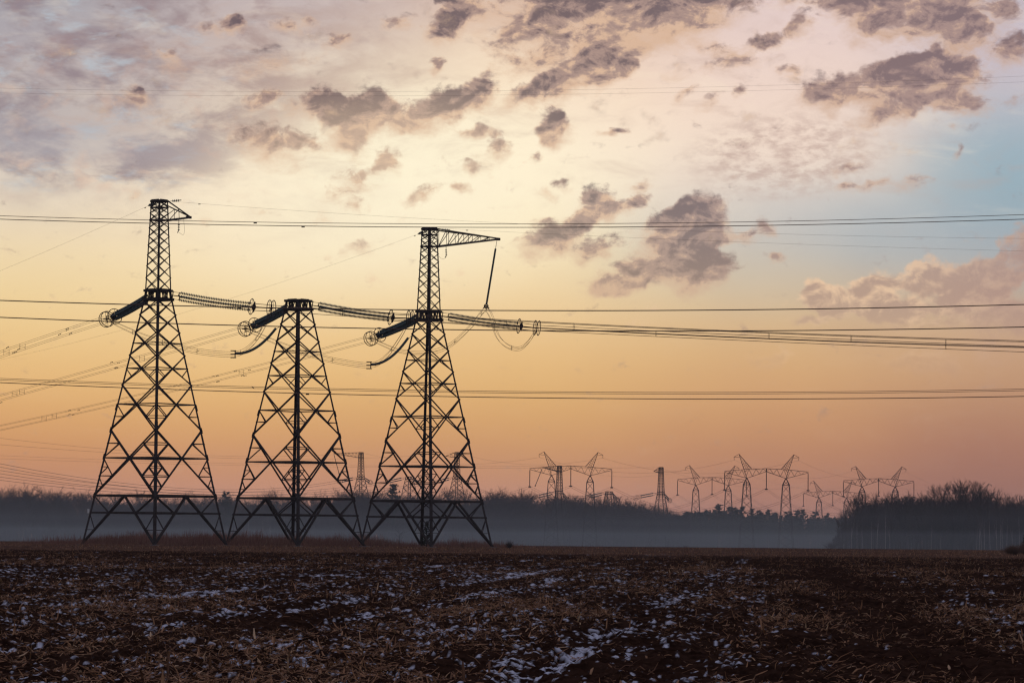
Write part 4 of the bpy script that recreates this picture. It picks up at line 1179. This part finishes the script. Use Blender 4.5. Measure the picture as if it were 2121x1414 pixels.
# ---------------------------------------------------------------- the nearer line that crosses the whole frame
CROSS = [([(0, 183), (1060, 188), (2121, 158)], 1, .0045, 'upper of the two hair-thin wires high across the sky', ()),
         ([(0, 193), (1060, 197), (2121, 170)], 1, .0045, 'lower of the two hair-thin wires high across the sky', ()),
         ([(0, 447), (1060, 464), (2121, 444.5)], 1, .021, 'upper of the paired wires level with the pylon mast tops', (20.5, 54)),
         ([(0, 454), (1060, 471), (2121, 454)], 1, .028, 'lower of the paired wires level with the pylon mast tops', (23, 57)),
         ([(0, 622), (1060, 643), (2121, 630.5)], 1, .038, 'dark wire crossing at the height of the middle pylon top', (53,)),
         ([(0, 657), (1060, 684), (2121, 677)], 1, .038, 'dark wire crossing just below the near insulator strings', (26, 57)),
         ([(0, 785), (1060, 812), (2121, 807)], 2, .018, 'double wire crossing low through the three near pylons', (23, 54)),
         ([(0, 792), (1060, 823), (2121, 820.5)], 1, .030, 'lowest single wire crossing through the three near pylons', (25.5, 57.5))]
for k, (pix, n, r, lab, sps) in enumerate(CROSS):
    Y = 250.0 + (6 if k % 2 else 0)
    P0 = at_y(1060, 640, Y); P0 = np.array([P0[0], Y, 0])
    p = span_pts(P0, math.pi / 2, pix, -85, 85, 60)
    bundle('overhead_wire', lab, p, .11 if n == 2 else 0, r, M_WIRE, 'wires of the nearer crossing line', n=n, spacers=tuple(49 + s_ - 36 + 0 for s_ in sps))

# ---------------------------------------------------------------- distant pylons
def far_pylon(px, ybelt, Y, Hb, mast, yaw, label, group, armaz=None, armlen=0, rise=.3):
    p = at_y(px, ybelt, Y); z0 = p[2] - Hb
    root = empty('lattice_pylon', (p[0], Y, z0), yaw)
    tag(root, label, 'pylon', group)
    P = Pylon(Hb=Hb, mast=mast, near=False, base=7.73 if Hb > 26 else 6.6); hs = P.build(root, M_STEELFAR, M_STEELFAR)
    tip = None
    if armlen:
        # arm direction given in pylon coordinates
        global local_dir
        keep = local_dir; local_dir = lambda a: np.array([math.sin(a), math.cos(a), 0])
        tip = P.arm(root, M_STEELFAR, armaz, armlen, rise, hs, armlen > 8)
        local_dir = keep
        c, s_ = math.cos(yaw), math.sin(yaw); tip = np.array([p[0] + tip[0] * c - tip[1] * s_, Y + tip[0] * s_ + tip[1] * c, z0 + tip[2]])
    return np.array([p[0], Y, p[2]]), tip
FARB = [(747.4, 992, 1420, True, 11.5), (848, 992, 1424, False, 0), (946, 991.5, 1428, True, 4.6)]
FARC = [(1158.5, 1022, 1370, True, 11.5), (1262, 1023, 1380, False, 0), (1369, 1024, 1395, True, 4.6)]
fb, fc = [], []
bl = ['distant masted pylon seen between the middle and right near pylons, long arm to the left', 'distant flat-topped pylon seen through the legs of the right near pylon', 'distant masted pylon seen inside the right near pylon\'s right leg']
cl = ['distant masted pylon in front of the leftmost portal pylon', 'distant flat-topped pylon between the leftmost portal pylon and the lone mast', 'distant masted pylon with a short arm standing alone between the portal pylons']
for k, (px, yb, Y, ma, al) in enumerate(FARB):
    fb.append(far_pylon(px, yb, Y, 26.2, ma, math.radians(-8), bl[k], 'distant lattice pylons behind the near ones', math.radians(-82), al, 1.6 if al > 8 else .6))
for k, (px, yb, Y, ma, al) in enumerate(FARC):
    fc.append(far_pylon(px, yb, Y, 21.5, ma, math.radians(-24), cl[k], 'distant lattice pylons among the portal pylons', math.radians(-58), al, 1.6 if al > 8 else .6))

def simple_set(a, b, label, ring=True):
    """distant tension string: two thick glass strings, a yoke and rings"""
    root = empty('insulator_set', a); tag(root, label, 'insulators', 'tension insulators of the distant pylons')
    b = np.asarray(b) - np.asarray(a); u = b / np.linalg.norm(b); side = np.array([0, 0, 1.0])
    for q in (.42, -.42):
        m = MB(); off = side * q
        m.lathe(b * .22 + off, b * .80 + off - (0, 0, .05), [(0, .06), (.02, .20), (.5, .22), (.98, .20), (1, .06)], 6); m.build('glass_string', M_GLASS, root)
    m = MB()
    for q in (.42, -.42): m.tube([side * q * .3, b * .23 + side * q], .06)
    m.build('link', M_STEELFAR, root)
    m = MB()
    for q in (.42, -.42): m.tube([b * .8 + side * q, b + side * q * .6], .05)
    m.beam(b * .8 + side * .5, b * .8 - side * .5, .1); m.build('yoke', M_STEELFAR, root)
    if ring:
        for t in (.82, .93, .99):
            m = MB(); m.ring(b * t, u, .85, .05, 14, 4); m.build('corona_ring', M_STEELFAR, root)
    return np.asarray(a) + b
def wire_between(a, b, sag, label, group, r=.035, n=2, sep=.7, name='power_cable', cnt=26):
    a = np.asarray(a, float); b = np.asarray(b, float); T = np.linspace(0, 1, cnt)
    pts = a + (b - a) * T[:, None]; pts[:, 2] -= 4 * sag * T * (1 - T)
    root = empty(name, a); tag(root, label, 'power line', group); pts = pts - a
    for q in ((sep / 2, -sep / 2) if n == 2 else (0,)):
        m = MB(); m.tube(pts + np.array([0, 0, q]), r, 4); m.build('wire', M_WIREFAR, root)

SIDE = ['left', 'middle', 'right']
# portal suspension pylons -------------------------------------------------
def portal(cx_, ycb, half, Y, label, ytip=None):
    """cx_: pixel column of the crossarm middle, ycb: row of its top, half: pixel half-width of the crossarm"""
    px2m = Y / FP; W_ = half * px2m
    c = at_y(cx_, ycb, Y); ground = gz(c[0], Y)
    legx = W_ * .468; H = c[2] - ground                    # crossarm ridge height above ground
    root = empty('portal_pylon', (c[0], Y, ground), math.radians(1.5)); tag(root, label, 'pylon', 'distant portal pylons')
    k = W_ / 14.45
    yA = H - 3.35 * k                                      # where leg and crossarm meet
    m_arm = MB(); w = .13
    for d_ in (-.55, .55):
        def pt(x, z): return np.array([x, d_ * (1 - .75 * abs(x) / W_), z])
        top = [(-W_, H - 1.0 * k), (-legx * 1.0, H - .28 * k), (0, H), (legx, H - .28 * k), (W_, H - 1.0 * k)]
        bot = [(-W_, H - 1.35 * k), (-legx, yA), (0, H - 1.0 * k), (legx, yA), (W_, H - 1.35 * k)]
        for L_ in (top, bot):
            for a, b in zip(L_[:-1], L_[1:]): m_arm.beam(pt(*a), pt(*b), w * 1.1)
        fx = lambda L_, x: float(np.interp(x, [q[0] for q in L_], [q[1] for q in L_]))
        xs = np.linspace(-W_, W_, 25)
        for j in range(24):
            a, b = xs[j], xs[j + 1]
            m_arm.beam(pt(a, fx(top if j % 2 else bot, a)), pt(b, fx(bot if j % 2 else top, b)), .07)
        m_arm.beam(pt(0, H), pt(0, H - 1.0 * k), .25)
    m_arm.build('crossarm', M_STEELFAR, root)
    for sg in (-1, 1):
        m = MB(); x0 = sg * legx; bw2 = 2.6 * k; md = 1.15 * k; hN = H - 5.6 * k
        rings = [(0, 0.0), (hN - yA, md)]
        cs = lambda z: [(x0 + sx_ * rr(z), sy * rr(z), z) for sx_, sy in ((-1, -1), (1, -1), (1, 1), (-1, 1))]
        rr = lambda z: float(np.interp(z, [0, hN, yA], [bw2, md, .12]))
        zs = list(np.linspace(0, hN, 9)) + [(hN + yA) / 2, yA]
        for z0_, z1_ in zip(zs[:-1], zs[1:]):
            A_, B_ = cs(z0_), cs(z1_)
            for q in range(4):
                m.beam(A_[q], B_[q], .165); m.beam(A_[q], B_[(q + 1) % 4], .07); m.beam(A_[(q + 1) % 4], B_[q], .07)
        for q in range(4): m.beam(cs(hN)[q], cs(hN)[(q + 1) % 4], .18)
        m.build('leg', M_STEELFAR, root)
        # horn
        m = MB(); tipx = sg * (W_ * .655); tipz = H + 5.3 * k / 1.0 * .92
        tip = np.array([tipx, 0, tipz]); bi = np.array([sg * legx, 0, yA]); bo = np.array([sg * legx * .76, 0, H - .1 * k])
        for d_ in (-.45, .45):
            a, b = bi + (0, d_ * .3, 0), bo + (0, d_, 0)
            m.beam(a, tip, .18); m.beam(b, tip, .16)
            for q in range(8):
                t0_, t1_ = .12 + q * .105, .12 + (q + 1) * .105
                m.beam(lerp(a, tip, t0_ + .12 if q % 2 else t0_ + .12), lerp(b, tip, t1_), .07); m.beam(lerp(b, tip, t0_), lerp(a, tip, t0_ + .12), .07)
        s_t = np.array([sg * (W_ * .655 + 1.75 * k), 0, tipz - 1.0 * k])
        m.beam(tip, s_t, .12); m.beam(s_t, lerp(tip, bi, .14), .12); m.beam(s_t, s_t - (sg * .15, 0, 1.0 * k), .12)
        m.build('horn', M_STEELFAR, root)
    org = np.array([c[0], Y, ground])
    bots = []
    for j, x in enumerate((-W_ + .1, 0.0, W_ - .1)):
        zt = H - (1.35 * k if j != 1 else 1.0 * k); L_ = 6.1 * k
        a = org + np.array([x, 0, zt])
        r2 = empty('suspension_string', a); tag(r2, '%s insulator string of the %s' % (SIDE[j], label.split(',')[0]), 'insulators', 'hanging strings of the portal pylons')
        m = MB(); m.lathe((0, 0, -.3), (0, 0, -L_ + .3), [(0, .08), (.01, .14), (.5, .14), (.99, .14), (1, .08)], 6); m.build('glass_string', M_PLATE, r2)
        m = MB(); m.tube([(0, 0, 0.05), (0, 0, -.35)], .06); m.build('link', M_STEELFAR, r2)
        m = MB(); m.beam((0, 0, -L_ + .3), (0, 0, -L_ - .1), .2); m.beam((-.5, 0, -L_), (.5, 0, -L_), .28, .4); m.build('clamp', M_STEELFAR, r2)
        bots.append(a - np.array([0, 0, L_]))
    horns = [org + np.array([sg * (W_ * .655 + 1.6 * k), 0, H + 5.3 * k * .92 - 2.0 * k]) for sg in (-1, 1)]
    return bots, horns
PT1 = portal(1182.5, 964.5, 85.5, 1250, 'leftmost distant portal pylon, its two horns high over the leafless wood')
PT2 = portal(1475, 988.0, 72, 1490, 'smaller distant portal pylon, overlapping the left side of the tallest one')
PT3 = portal(1587.5, 970, 87, 1240, 'tallest distant portal pylon, above the pine wood')
PT4 = portal(1725, 1016.5, 61, 1770, 'farthest small portal pylon, low over the pine wood')
PT5 = portal(1820, 990.5, 73.5, 1450, 'distant portal pylon, half hidden by the right-hand wood')
PT6 = portal(2014, 1018, 52, 1900, 'distant portal pylon with only its horns above the right-hand wood')

GF = 'distant conductors between the far pylons'
# line of the distant B pylons -> portals 1, 3, 5
bl_end, cl_end = [], []
for j in range(3):
    c, t = fb[j]; lx = (700, 800, 898)[j]
    e = at_y(lx, 997 + j, c[1] - 6)
    s_ = c + np.array([-1.4, -.6, .5]); sL = simple_set(s_, e, 'left-hand insulators of the %s distant pylon behind the near ones' % SIDE[j])
    e2 = at_y(768 + 100 * j, 999 + j, c[1] + 8); sR = simple_set(c + np.array([1.2, 1.0, .4]), e2, 'right-hand insulators of the %s distant pylon behind the near ones' % SIDE[j], True)
    # to the far left: the line comes in from the left edge, nearer to the viewer
    tgt = at_y(-260, (905, 930, 952)[j], 760 + 40 * j)
    wire_between(sL, tgt, 7.0, 'drooping far cable from the left edge to the %s pylon behind the near ones' % SIDE[j], GF, .045, 2, .8, cnt=50)
    wire_between(sR, PT1[0][j], 6.5, 'far cable from the %s pylon behind the near ones to the leftmost portal' % SIDE[j], GF)
    c, t = fc[j]; lx = (1108, 1216, 1318)[j]
    e = at_y(lx, 1028.5 + j * .5, c[1] - 8); s_ = c + np.array([-1.3, -.8, .5]); sL = simple_set(s_, e, 'left-hand insulators of the %s distant pylon among the portals' % SIDE[j])
    e2 = at_y((1177, 1280, 1388)[j], 1035 + j, c[1] + 8); sR = simple_set(c + np.array([1.1, 1.0, .4]), e2, 'right-hand insulators of the %s distant pylon among the portals' % SIDE[j])
    tgt = at_y(-260, (1003, 1008, 1013)[j], 1300 + 20 * j)
    wire_between(sL, tgt, 3.0, 'level far cable skimming the wood from the %s pylon among the portals' % SIDE[j], GF, .04, 2, .8, cnt=40)
    wire_between(sR, PT2[0][j], 7.5, 'far cable from the %s pylon among the portals to the smaller portal' % SIDE[j], GF)
    wire_between(PT1[0][j], PT3[0][j], 8.8, 'far cable slung from the leftmost portal to the tallest, %s of three' % SIDE[j], GF)
    wire_between(PT3[0][j], PT5[0][j], 8.0, 'far cable slung from the tallest portal to the half-hidden one, %s of three' % SIDE[j], GF)
    wire_between(PT2[0][j], PT4[0][j], 8.5, 'far cable slung from the smaller portal to the farthest one, %s of three' % SIDE[j], GF)
    wire_between(PT5[0][j], PT6[0][j], 7.0, 'far cable slung behind the right-hand wood, %s of three' % SIDE[j], GF)
for j in range(2):
    s_ = ('left', 'right')[j]
    wire_between(PT1[1][j], PT3[1][j], 5.0, 'far earth wire between the %s horns of the leftmost and tallest portals' % s_, GF, .022, 1, name='earth_wire')
    wire_between(PT3[1][j], PT5[1][j], 4.5, 'far earth wire between the %s horns of the tallest and half-hidden portals' % s_, GF, .022, 1, name='earth_wire')
    wire_between(PT5[1][j], PT6[1][j], 4.5, 'far earth wire from the half-hidden portal\'s %s horn to the horns beyond' % s_, GF, .022, 1, name='earth_wire')
    wire_between(PT2[1][j], PT4[1][j], 4.5, 'far earth wire between the %s horns of the smaller and farthest portals' % s_, GF, .022, 1, name='earth_wire')
    fbm_ = fb[0 if j == 0 else 2][0] + np.array([0, 0, 10.6]); fcm_ = fc[0 if j == 0 else 2][0] + np.array([0, 0, 10.6])
    wire_between(fbm_, PT1[1][j], 3.5, 'far earth wire from the %s mast behind the near pylons to a portal horn' % s_, GF, .022, 1, name='earth_wire')
    wire_between(fcm_, PT2[1][j], 3.5, 'far earth wire from the %s mast among the portals to a portal horn' % s_, GF, .022, 1, name='earth_wire')
    wire_between(fbm_, at_y(-260, 872 + 24 * j, 760), 4.0, 'thin far wire from the left edge to the %s mast behind the near pylons' % s_, GF, .022, 1, name='earth_wire', cnt=40)
    wire_between(fcm_, at_y(-260, 930 + 9 * j, 1300), 2.0, 'level thin far wire from the left edge to the %s mast among the portals' % s_, GF, .022, 1, name='earth_wire', cnt=40)
# slanting string under the long arms of the distant pylons
for (c, t), (px, py), lab in ((fb[0], (702.5, 981), 'thin slanting string under the long arm of the distant pylon behind the near ones'), (fc[0], (1108.5, 1006), 'thin slanting string under the long arm of the distant pylon in front of a portal')):
    r2 = empty('suspension_string', t); tag(r2, lab, 'insulators')
    b = at_y(px, py, t[1] + 1) - t
    m = MB(); m.lathe(b * .05, b * .95, [(0, .05), (.02, .13), (.98, .13), (1, .05)], 6); m.build('glass_string', M_GLASS, r2)
    m = MB(); m.beam(b * .95, b * 1.02, .35); m.build('clamp', M_STEELFAR, r2)
